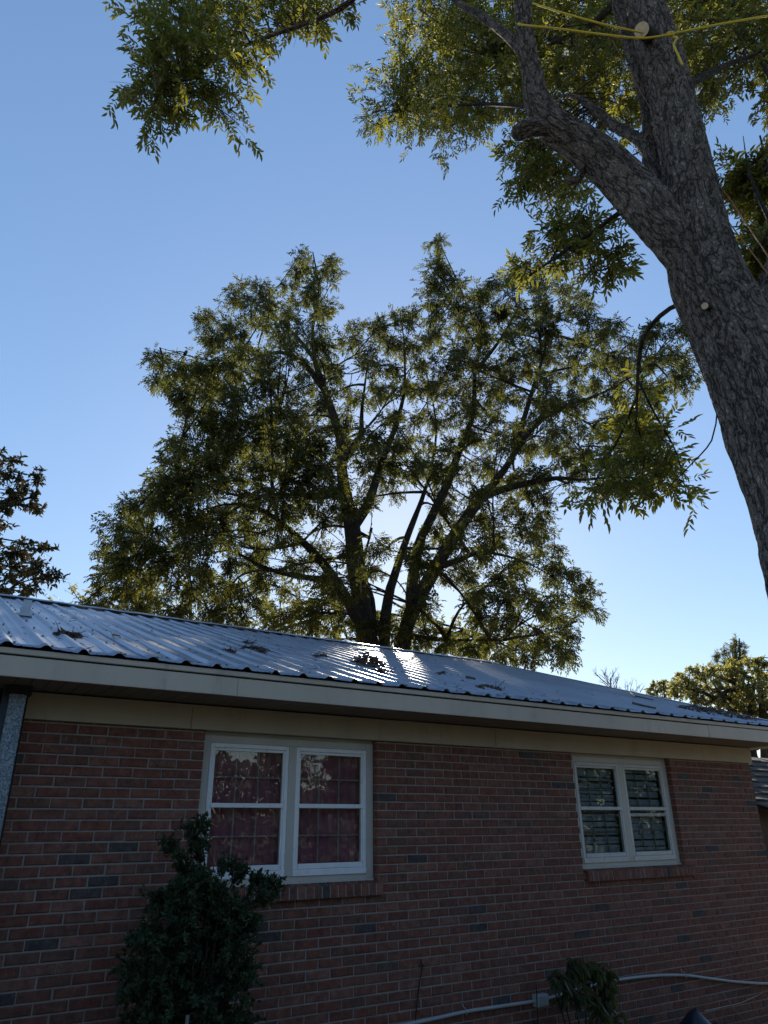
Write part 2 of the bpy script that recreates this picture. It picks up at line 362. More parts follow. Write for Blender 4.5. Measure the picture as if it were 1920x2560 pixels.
for row_ in range(9):
    Ys = YE+.12+row_*.63
    for j in range(45):
        X = X0+j*RIB+.052+random.uniform(-.006,.006)
        if X > XE-.15: break
        y = Ys+random.uniform(-.01,.01); z = ZE+(y-YE)*SL; mb.box(X-.007, X+.007, y-.007, y+.007, z-.002, z+.012)
o = mb.build('screw_heads', SASHDARK); o.parent = roof; o['kind'] = 'stuff'
mb = MB()
n = 80                                                       # ridge cap, a bent strip riding on the ribs
for s in (1, -1):
    V = []
    for i in range(n+1):
        X = XL-.3+(XE+.02-XL+.3)*i/n; wv = .003*math.sin(i*1.7)+.002*math.sin(i*.6)
        V += [(X, YR-s*.001, ZR+.05+wv), (X, YR-s*.15, ZR+.05-.15*SL+.003+wv), (X, YR-s*.152, ZR+.05-.15*SL-.012+wv)]
    mb.add(V, [(3*i+j, 3*i+j+1, 3*i+j+4, 3*i+j+3) for i in range(n) for j in range(2)])
o = mb.build('ridge_cap', ROOF); o.parent = roof
mb = MB().add([(XE-.09,YE-.01,ZE+.03),(XE+.02,YE-.01,ZE+.03),(XE+.02,YR,ZR+.03),(XE-.09,YR,ZR+.03),(XE+.02,YE-.01,ZE-.08),(XE+.02,YR,ZR-.08)], [(0,1,2,3),(1,4,5,2)])
o = mb.build('rake_trim', ROOF); o.parent = roof
mb = MB(); bx_, by_, bz_ = (0.719,2.067,3.814)
mb.box(bx_-.035, bx_+.04, by_-.012, by_+.012, bz_-.01, bz_+.16).box(bx_-.05, bx_-.03, by_-.02, by_+.02, bz_-.01, bz_+.08).box(bx_-.09,bx_+.06,by_-.06,by_+.05,bz_-.012,bz_+.01)
o = mb.build('vent_bracket', ROOF); o.parent = roof; o.rotation_euler = (0,0,0)
# windows
def window(x0, x1, alu, kind):
    Yw = .06; xm = (x0+x1)/2
    t = MB(); zt, zb = 2.5775, 1.543; t.box(x0+.001, x1-.001, Yw+.003, Yw+.05, zt+.0005, 2.599)
    t.bbox(x0, x0+.07, Yw, Yw+.06, zb, zt, .003).bbox(x1-.07, x1, Yw, Yw+.06, zb, zt, .003).bbox(x0+.0702, x1-.0702, Yw+.001, Yw+.06, zt-.058, zt, .003).bbox(xm-.033, xm+.033, Yw-.004, Yw+.06, zb+.035, zt-.0585, .003)
    t.bbox(x0+.0005, x1-.0005, Yw-.012, Yw+.08, zb-.035, zb-.0005, .004).box(x0+.0702, x1-.0702, Yw+.002, Yw+.06, zb, zb+.034)
    win = part(t, 'window', TRIM, 'double window with white aluminium storm sashes and a magenta curtain' if kind == 'curtain' else 'double window with dull aluminium sashes and half open grey blinds')
    for ui, (a, b) in enumerate(((x0+.071, xm-.034), (xm+.034, x1-.071))):
        z0, z1 = 1.577, 2.518; y = Yw-.004
        f = MB().bbox(a, a+.03, y, y+.04, z0+.047, z1-.0005, .003).bbox(b-.03, b, y, y+.04, z0+.047, z1-.0005, .003).bbox(a+.0302, b-.0302, y-.003, y+.04, z1-.032, z1, .003)
        f.bbox(a, b, y-.006, y+.03, z0, z0+.0465, .003)
        f.bbox(a+.0302, a+.044, y+.008, y+.036, z0+.047, z1-.033, .002).bbox(b-.044, b-.0302, y+.008, y+.036, z0+.047, z1-.033, .002).bbox(a+.0442, b-.0442, y+.008, y+.036, z1-.053, z1-.0325, .002)
        o = f.build('storm_frame', alu); o.parent = win
        gl, gr = a+.05, b-.05
        zm = 2.075
        ras = [MB().bbox(a+.0305, b-.0305, y-.004, y+.022, zm-.016, zm+.016, .003), MB().bbox(a+.0443, b-.0443, y+.002, y+.03, z0+.048, z0+.085, .003)]
        if kind == 'blind' and ui == 1: ras.append(MB().bbox(a+.0443, b-.0443, y+.014, y+.034, zm-.075, zm-.043, .003))
        for ra in ras: o = ra.build('sash_rail', alu); o.parent = win
        for zz0, zz1, yy in ((zm+.016, z1-.053, y+.020), (z0+.085, zm-.016, y+.012)):
            o = MB().box(gl-.006, gr+.006, yy, yy+.003, zz0, zz1).build('pane', GLASS); o.parent = win
            mt = MB(); ym = y+.045
            for q in (1/3, 2/3): xx = gl+(gr-gl)*q; mt.box(xx-.0045, xx+.0045, ym, ym+.01, zz0, zz1)
            zc = (zz0+zz1)/2; mt.box(gl, gr, ym-.001, ym+.011, zc-.0045, zc+.0045)
            o = mt.build('muntin', MUNTIN if kind == 'curtain' else SASHDARK); o.parent = win
        if kind == 'curtain':
            nx = 60; V = []
            for i in range(nx+1):
                X = a-.02+(b-a+.04)*i/nx; yy = .135+.008*math.sin(i*.9+ui)+.006*math.sin(i*2.1+1)
                for zz in (1.5, 2.0, 2.53): V.append((X, yy+.006*math.sin(i*.5+zz*3), zz))
            o = MB().add(V, [(3*i+j, 3*i+j+1, 3*i+j+4, 3*i+j+3) for i in range(nx) for j in range(2)]).build('curtain', CURTAIN, None, True); o.parent = win
        else:
            me = None
            for j in range(38):
                zz = z0+.04+j*.0245
                if me is None:
                    mb = MB().add([(gl,-.0135,-.007),(gr,-.0135,-.007),(gr,.0,.001),(gl,.0,.001),(gr,.0135,.007),(gl,.0135,.007)], [(0,1,2,3),(3,2,4,5)]); me = bpy.data.meshes.new('blind_slat'); me.from_pydata(mb.v, [], mb.f); me.materials.append(BLIND)
                o = bpy.data.objects.new('blind_slat', me); col.objects.link(o); o.parent = win; o.location = (0, .125, zz); o.rotation_euler = (random.uniform(.72,.9), random.uniform(-.004,.004), 0)
    # dark room behind
    o = MB().add([(x0-.1,.9,1.2),(x1+.1,.9,1.2),(x1+.1,.9,2.7),(x0-.1,.9,2.7)], [(0,1,2,3)]).build('room_wall', ROOM); o.parent = win
    # rowlock sill of bricks standing on edge, tipped outwards
    xs0, xs1 = (x0-.02, x1+.048) if kind == 'curtain' else (x0+.025, x1+.118)
    nb = round((xs1-xs0)/.068)
    wd = (xs1-xs0)/nb
    for j in range(nb):
        mb = MB(); a = xs0+j*wd; b = a+wd-.012; jt = random.uniform(-.003,.003)
        mb.add([(a,-.036+jt,1.424),(b,-.036+jt,1.424),(b,.1,1.43),(a,.1,1.43),(a,-.030+jt,1.512+jt*.6),(b,-.030+jt,1.512+jt*.6),(b,.1,1.537),(a,.1,1.537)],
               [(0,3,2,1),(4,5,6,7),(0,1,5,4),(1,2,6,5),(2,3,7,6),(3,0,4,7)])
        o = mb.build('sill_brick', BRICK); o.parent = win
    o = MB().add([(xs0+.001,-.032,1.426),(xs1-.011,-.032,1.426),(xs1-.011,.09,1.431),(xs0+.001,.09,1.431),(xs0+.001,-.027,1.507),(xs1-.011,-.027,1.507),(xs1-.011,.09,1.53),(xs0+.001,.09,1.53)],
               [(0,3,2,1),(4,5,6,7),(0,1,5,4),(1,2,6,5),(2,3,7,6),(3,0,4,7)]).build('sill_mortar', MORTAR); o.parent = win
    # brick returns of the reveal are the wall bricks themselves; close the top of the opening
window(W1[0], W1[1], ALU, 'curtain'); window(W2[0], W2[1], ALUOLD, 'blind')
# ---------------------------------------------------------------- steel post
mb = MB().bbox(.507, .607, -.20, -.105, 0, ZS-.002, .004)
post = tag(empty('steel_post', (.557, -.15, 0)), 'galvanised steel post standing against the brick wall under the eave', 'post')
def under(o, t): o.parent = t; o.location = Vector(o.location)-t.location; return o
under(mb.build('shaft', STEEL), post)
under(MB().box(.470, .5065, -.165, -.115, 0, ZS-.003).build('shade_strip', BLUEDARK), post)  # flange strip coloured navy for the post's shadowed side
under(MB().box(.6075, .622, -.165, -.115, 0, ZS-.003).build('shade_strip', DARK), post)  # black strip painted as the shadow in the gap beside the post
under(MB().box(.48, .635, -.205, -.10, ZS-.06, ZS-.0025).build('top_plate', DARK), post)
# ---------------------------------------------------------------- wood and leaves
def limb_mesh(path, n=12, rough=.0, lump=.06, seed=0, ridge=0.):
    """path rows x,y,z,r already smooth. Stores 'bk' = (r cos, r sin, length) for the bark."""
    P = np.asarray(path); m = len(P); c, r = P[:, :3], P[:, 3]
    t = np.gradient(c, axis=0); t /= np.linalg.norm(t, axis=1)[:, None]
    a = np.cross(t[0], [0.3, 1, .2]); a /= np.linalg.norm(a); A = np.zeros((m, 3))
    for i in range(m): a = a-t[i]*np.dot(a, t[i]); a /= np.linalg.norm(a); A[i] = a
    B = np.cross(t, A); th = np.linspace(0, 2*np.pi, n, endpoint=False); L = np.concatenate([[0], np.cumsum(np.linalg.norm(np.diff(c, axis=0), axis=1))])
    g = np.random.default_rng(seed); ph = g.uniform(0, 6.28, 12)
    TH, LL = np.meshgrid(th, L)
    k = 1+lump*(np.sin(2*TH+ph[0]+LL*1.1)+.6*np.sin(3*TH+ph[1]-LL*1.7)+.5*np.sin(TH+ph[2]+LL*2.9))
    if ridge:
        w_ = 2.2*np.sin(LL*3.1+ph[3])+1.2*np.sin(LL*7.7+ph[4]); rid = np.zeros_like(TH)
        for q, (fr, am) in enumerate(((13, .5), (21, .35), (34, .25))): rid += am*np.sin(fr*TH+w_*(1+.3*q)+ph[5+q]+np.sin(LL*(5+3*q))*1.5)
        k = k+ridge*rid/np.maximum(r, .05)[:, None]
    RR = r[:, None]*k
    V = c[:, None, :]+A[:, None, :]*(RR*np.cos(TH))[..., None]+B[:, None, :]*(RR*np.sin(TH))[..., None]
    bk = np.stack([r[:, None]*np.cos(TH), r[:, None]*np.sin(TH), LL], -1)
    i = np.arange((m-1)*n); q, k_ = i//n, i % n; F = np.stack([q*n+k_, q*n+(k_+1) % n, (q+1)*n+(k_+1) % n, (q+1)*n+k_], 1)
    V = V.reshape(-1, 3); bk = bk.reshape(-1, 3)
    # close the tip
    V = np.vstack([V, c[-1]+t[-1]*r[-1]*.5]); bk = np.vstack([bk, [0, 0, L[-1]]])
    F = np.vstack([F, np.stack([(m-1)*n+np.arange(n), (m-1)*n+(np.arange(n)+1) % n, np.full(n, m*n), np.full(n, m*n)], 1)])
    return V, F, bk
def bark_obj(name, parts, mat, parent):
    Vs, Fs, Bs, o = [], [], [], 0
    for V, F, bk in parts: Vs.append(V); Fs.append(F+o); Bs.append(bk); o += len(V)
    V, F, B_ = np.vstack(Vs), np.vstack(Fs), np.vstack(Bs)
    me = bpy.data.meshes.new(name); fl = [tuple(dict.fromkeys(f)) for f in F.tolist()]
    me.from_pydata(V.tolist(), [], fl); me.shade_smooth()
    at = me.attributes.new('bk', 'FLOAT_VECTOR', 'POINT'); at.data.foreach_set('vector', B_.astype(np.float32).ravel())
    ob = mesh_obj(name, me, mat); ob.parent = parent; ob.location = -parent.location; return ob
def unit(v): return v/np.maximum(1e-9, np.linalg.norm(v, axis=-1, keepdims=True))
def leaf_mesh(name, base, axis, nrm, L, W, fold=.25, curl=.15, fine=False):
    """one lanceolate leaf each: base (n,3), axis, normal, length (n), width (n)"""
    side = unit(np.cross(axis, nrm)); nr = unit(np.cross(side, axis)); L, W = L[:, None], W[:, None]
    tip = base+axis*L-nr*L*curl
    if not fine:
        mid = base+axis*L*.42
        V = np.stack([base, mid+side*W*.5+nr*W*fold, tip, mid-side*W*.5+nr*W*fold], 1)
        n = len(base); F = np.arange(n*4).reshape(n, 4)
        return np_mesh(name, V.reshape(-1, 3), F)
    p1 = base+axis*L*.25+nr*0; p2 = base+axis*L*.62-nr*L*curl*.35
    V = np.stack([base, p1+side*W*.42+nr*W*fold, p2+side*W*.40+nr*W*fold, tip, p2-side*W*.40+nr*W*fold, p1-side*W*.42+nr*W*fold], 1)
    n = len(base); o = np.arange(n)[:, None]*6; F = np.vstack([o+np.array([[0,1,2,3]]), o+np.array([[0,3,4,5]])])
    return np_mesh(name, V.reshape(-1, 3), F)
def compound(base, axis, k=9, Lr=.28, ll=.11, lw=.03, g=None, droop=.5):
    """pinnate leaves: returns arrays for all leaflets"""
    n = len(base); dn = np.array([0, 0, -1.])
    nrm = unit(np.array([0, 0, 1.])+g.normal(0, .45, (n, 3))); side = unit(np.cross(axis, nrm)); nrm = unit(np.cross(side, axis))
    j = np.arange(k); t = np.where(j < k-1, .25+.75*(j//2)/((k-1)/2), 1.0); sg = np.where(j < k-1, np.where(j % 2, 1., -1.), 0.)
    sc_ = g.uniform(.7, 1.15, n)
    b = base[:, None]+axis[:, None]*(Lr*sc_)[:, None, None]*t[None, :, None]+dn*((Lr*sc_)[:, None]*t[None]**2*droop*.5)[..., None]
    ax = axis[:, None]*.65+side[:, None]*sg[None, :, None]*.8+dn*droop*.7+g.normal(0, .18, (n, k, 3)); ax = unit(ax)
    nr = unit(nrm[:, None]+g.normal(0, .55, (n, k, 3)))
    sz = (sc_[:, None]*(.65+.5*t[None]))*g.uniform(.8, 1.15, (n, k))
    return b.reshape(-1, 3), ax.reshape(-1, 3), nr.reshape(-1, 3), (ll*sz).ravel(), (lw*sz).ravel()
def twig_tubes(P0, P1, P2, r0, r1, n=3, seg=4):
    """many quadratic curves at once"""
    m = len(P0); t = np.linspace(0, 1, seg+1)[None, :, None]
    C = P0[:, None]*(1-t)**2+2*P1[:, None]*t*(1-t)+P2[:, None]*t**2
    T = unit(np.gradient(C, axis=1)); A = unit(np.cross(T, np.array([.31, .52, .8]))); B = np.cross(T, A)
    rad = (r0[:, None]*(1-t[..., 0])+r1[:, None]*t[..., 0])[..., None]
    th = np.arange(n)*2*np.pi/n
    V = C[:, :, None]+rad[:, :, None]*(A[:, :, None]*np.cos(th)[None, None, :, None]+B[:, :, None]*np.sin(th)[None, None, :, None])
    q = np.arange(m*seg); a, s = q//seg, q % seg; Fs = []
    for k in range(n):
        b0 = a*(seg+1)*n+s*n; Fs.append(np.stack([b0+k, b0+(k+1) % n, b0+n+(k+1) % n, b0+n+k], 1))
    return V.reshape(-1, 3), np.vstack(Fs), C
def foliage(tree, clumps, limbs, leafmat, barkmat, g, per=70, tw=9, leaf='compound', ll=.11, lw=.03, Lr=.28, k=9, droop=.5, fine=False, cname='crown', br=.022, up=.15, crown_label=None, spread=1.05, hang=.9, anchor=None, groups=0):
    C = np.array(clumps); n = len(C); S = np.vstack([l[:, :3] for l in limbs]) if limbs else None
    c, r = C[:, :3], C[:, 3]
    if anchor is not None: root = np.repeat(np.array([anchor], float), n, 0)
    else:
        # join each spray to a point on the wood that lies inward and a little lower
        ii = []
        for q in range(n):
            d = S-c[q]; cost = (np.linalg.norm(d, axis=1)+.8*np.maximum(0, d[:, 2]))*g.uniform(.75, 1.3, len(d)); ii.append(int(np.argmin(cost)))
        root = S[ii]
    VG = []
    if groups:
        # gather neighbouring sprays on one bough that leaves the limb further in
        seeds = [0]; dm = np.linalg.norm(c-c[0], axis=1)
        while len(seeds) < groups: j_ = int(np.argmax(dm)); seeds.append(j_); dm = np.minimum(dm, np.linalg.norm(c-c[j_], axis=1))
        gi = np.argmin(np.linalg.norm(c[:, None]-c[seeds][None], axis=2), axis=1); P0, P1, P2 = [], [], []; newroot = root.copy()
        for q in range(groups):
            m_ = np.where(gi == q)[0]
            if not len(m_): continue
            cen = c[m_].mean(0); ds = np.linalg.norm(S-cen, axis=1)*g.uniform(.85, 1.2, len(S))+1.1*np.maximum(0, S[:, 2]-cen[2]+.3); r0_ = S[int(np.argmin(ds))]
            e_ = cen*.85+r0_*.15; md_ = (r0_+e_)/2+g.normal(0, .12, 3)*np.linalg.norm(e_-r0_)+np.array([0, 0, .08])*np.linalg.norm(e_-r0_)
            P0.append(r0_); P1.append(md_); P2.append(e_)
            t_ = g.uniform(.45, 1, len(m_))[:, None]; newroot[m_] = r0_*(1-t_)**2+2*md_*t_*(1-t_)+e_*t_**2
        root = newroot; P0, P1, P2 = np.array(P0), np.array(P1), np.array(P2); dl = np.linalg.norm(P2-P0, axis=1)
        VG = [twig_tubes(P0, P1, P2, br*(.5+.35*np.minimum(dl, 4)), np.full(len(P0), br*.4), 6, 8)]
    mid = (root+c)/2+np.array([0, 0, 1.])*np.linalg.norm(c-root, axis=1)[:, None]*up+g.normal(0, .08, (n, 3))*np.linalg.norm(c-root, axis=1)[:, None]
    dist = np.linalg.norm(c-root, axis=1)
    V1, F1, Cv = twig_tubes(root, mid, c, br*(.35+.35*np.minimum(dist, 3.))*(.6 if groups else 1), np.full(n, br*.22), 5, 7)
    # sub twigs fanning out of the last part of every branch
    N_ = n*tw; ci = np.repeat(np.arange(n), tw); tt = g.uniform(.45, 1, N_)
    st = root[ci]*((1-tt)**2)[:, None]+2*mid[ci]*(tt*(1-tt))[:, None]+c[ci]*(tt**2)[:, None]
    dv = unit(g.normal(0, 1, (N_, 3))*np.array([1, 1, .85])); en = c[ci]+dv*(r[ci]*g.uniform(.3, 1, N_)*spread)[:, None]
    md = (st+en)/2+g.normal(0, .12, (N_, 3))*r[ci][:, None]+np.array([0, 0, .12])*r[ci][:, None]
    V2, F2, C2 = twig_tubes(st, md, en, np.full(N_, br*.22), np.full(N_, br*.10), 3, 4)
    if VG: F1 = np.vstack([F1, VG[0][1]+len(V1)]); V1 = np.vstack([V1, VG[0][0]])
    tm = np_mesh('twigs', np.vstack([V1, V2]), np.vstack([F1, F2+len(V1)]), True)
    at = tm.attributes.new('bk', 'FLOAT_VECTOR', 'POINT'); at.data.foreach_set('vector', np.vstack([V1, V2]).astype(np.float32).ravel())
    to = mesh_obj('twigs', tm, barkmat); to.parent = tree; to.location = -tree.location; to['kind'] = 'stuff'
    # leaves along the sub twigs
    pl = np.maximum(3, (per*(r/np.median(r))**1.5).astype(int)); li = np.repeat(np.arange(n), pl); M_ = len(li)
    ti = li*tw+g.integers(0, tw, M_); t = g.uniform(.25, 1, M_)[:, None]
    b = st[ti]*(1-t)**2+2*md[ti]*t*(1-t)+en[ti]*t**2
    tan = unit(en[ti]-st[ti]); ax = unit(tan*.6+unit(g.normal(0, 1, (M_, 3)))*hang+np.array([0, 0, -.6*droop]))
    if leaf == 'compound':
        A = compound(b, ax, k, Lr, ll, lw, g, droop)
    else:
        nr = unit(np.array([0, 0, 1.])+g.normal(0, .7, (M_, 3))); sz = g.uniform(.65, 1.2, M_)
        A = (b, ax, nr, ll*sz, lw*sz)
    me = leaf_mesh(cname, *A, fine=fine); co = mesh_obj(cname, me, leafmat); co.parent = tree; co.location = -tree.location; co['kind'] = 'stuff'
    if crown_label: co['label'] = crown_label
    return co
def limbs_of(specs, step):
    return [catmull(s, step) for s in specs]
# ---------------------------------------------------------------- the tall tree behind the house
gC = np.random.default_rng(11)
ct = empty('pecan_tree', (12.0, 13.1, 0))
tag(ct, 'tall many stemmed pecan tree rising behind the metal roof, sun behind it', 'tree')
cspec = [
 [(11.678,13.142,1.029,0.822),(11.55,13.221,4.856,0.709),(11.411,13.306,7.076,0.406),(11.131,13.589,9.632,0.375),(11.059,13.746,11.069,0.345),(10.797,14.009,12.95,0.289),(10.716,14.053,14.503,0.239),(10.086,14.161,16.408,0.194),(9.701,14.242,17.612,0.146),(9.6,14.292,18.947,0.104),(9.71,14.127,20.736,0.069),(9.413,14.16,22.472,0.039)],
 [(11.992,12.822,1.029,0.709),(11.994,12.821,4.837,0.588),(12.191,12.57,7.067,0.305),(12.393,12.188,8.186,0.321),(12.85,11.609,9.372,0.287),(13.418,10.91,10.706,0.253),(13.849,10.283,11.549,0.215),(14.229,9.805,12.208,0.178),(14.682,8.947,13.353,0.14),(15.108,8.056,13.91,0.101),(15.788,6.775,14.069,0.067),(16.34,5.68,14.415,0.036)],
 [(12.386,12.315,8.038,0.21),(12.458,12.387,8.817,0.189),(12.772,12.41,10.342,0.182),(13.267,12.297,11.417,0.174),(13.833,12.115,12.685,0.164),(14.367,11.942,14.19,0.148),(14.899,11.755,15.605,0.13),(15.037,11.636,17.453,0.104),(15.293,11.542,18.985,0.076),(14.907,12.013,21.626,0.056),(14.366,12.458,24.005,0.033)],
 [(12.032,13.391,1.011,0.502),(12.036,13.389,4.907,0.361),(12.034,13.39,7.242,0.226),(12.262,13.482,8.719,0.208),(12.626,13.482,9.896,0.187),(13.13,13.381,11.292,0.165),(13.501,13.364,12.184,0.126),(14.049,13.335,13.761,0.087),(14.465,13.397,15.932,0.061),(14.296,13.775,19.016,0.04)],
 [(11.606,13.187,6.026,0.205),(11.526,13.236,7.15,0.16),(11.613,13.417,8.603,0.127),(11.525,13.821,9.772,0.092),(11.933,13.925,11.319,0.061)],
 [(11.359,13.221,7.052,0.245),(10.823,13.19,8.052,0.209),(9.8,13.296,9.41,0.173),(9.019,13.24,9.991,0.147),(8.436,13.181,10.323,0.122),(7.365,13.091,10.747,0.083),(6.361,13.036,10.543,0.052),(5.225,12.972,9.912,0.028)],
 [(10.825,13.879,12.463,0.177),(9.817,13.737,11.938,0.144),(8.402,13.743,11.626,0.101),(7.046,13.642,11.231,0.067),(5.508,13.515,11.196,0.041),(4.378,13.397,10.612,0.022)],
 [(10.175,13.323,8.988,0.124),(8.871,13.31,8.889,0.096),(7.652,13.191,8.95,0.07),(6.687,13.134,9.241,0.046),(5.798,13.01,8.851,0.028),(4.022,13.066,8.421,0.016)],
 [(11.059,13.746,11.069,0.199),(11.736,13.811,12.203,0.179),(12.273,13.949,13.751,0.157),(12.894,14.024,15.301,0.126),(13.509,14.091,17.42,0.093),(13.661,14.23,19.833,0.057),(13.552,14.305,21.445,0.033)],
 [(10.788,14.014,13.663,0.167),(11.569,14.144,14.914,0.13),(11.731,14.281,16.218,0.089),(12.078,14.422,18.579,0.054)],
 [(10.086,14.161,16.408,0.144),(9.186,14.046,17.093,0.114),(8.238,14.031,17.236,0.084),(7.102,14.047,16.482,0.054),(5.752,14.069,15.989,0.033),(4.234,14.248,15.988,0.019)],
 [(9.701,14.242,17.612,0.095),(9.032,14.886,18.98,0.075),(8.131,15.583,20.199,0.054),(6.88,16.234,20.881,0.031)],
 [(13.849,10.283,11.549,0.152),(14.172,9.309,11.539,0.123),(14.726,8.03,11.428,0.089),(15.029,7.078,11.051,0.058),(15.495,6.171,11.039,0.034)],
 [(12.85,11.609,9.372,0.125),(13.195,10.833,9.433,0.098),(13.515,10.176,9.545,0.073),(14.133,9.208,9.102,0.047),(14.598,8.459,8.471,0.023)],
 [(12.27,12.395,7.287,0.11),(12.557,11.578,7.063,0.077),(13.061,10.685,6.901,0.052),(13.73,9.72,6.78,0.028)],
 [(14.494,9.415,12.896,0.115),(15.318,9.153,15.29,0.087),(16.06,8.941,17.406,0.063),(16.45,8.802,19.23,0.036)],
 [(15.037,11.636,17.453,0.089),(15.93,11.087,18.907,0.069),(16.698,10.603,20.614,0.039)],
]
cl = limbs_of(cspec, .35)
for l in cl: l[:, 3] *= np.linspace(.98, .5, len(l))
bark_obj('trunk', [limb_mesh(l, 14, lump=.05, seed=i, ridge=.01) for i, l in enumerate(cl[:4])], BARK_C, ct)
bark_obj('limbs', [limb_mesh(l, 9, lump=.05, seed=20+i) for i, l in enumerate(cl[4:])], BARK_C, ct)
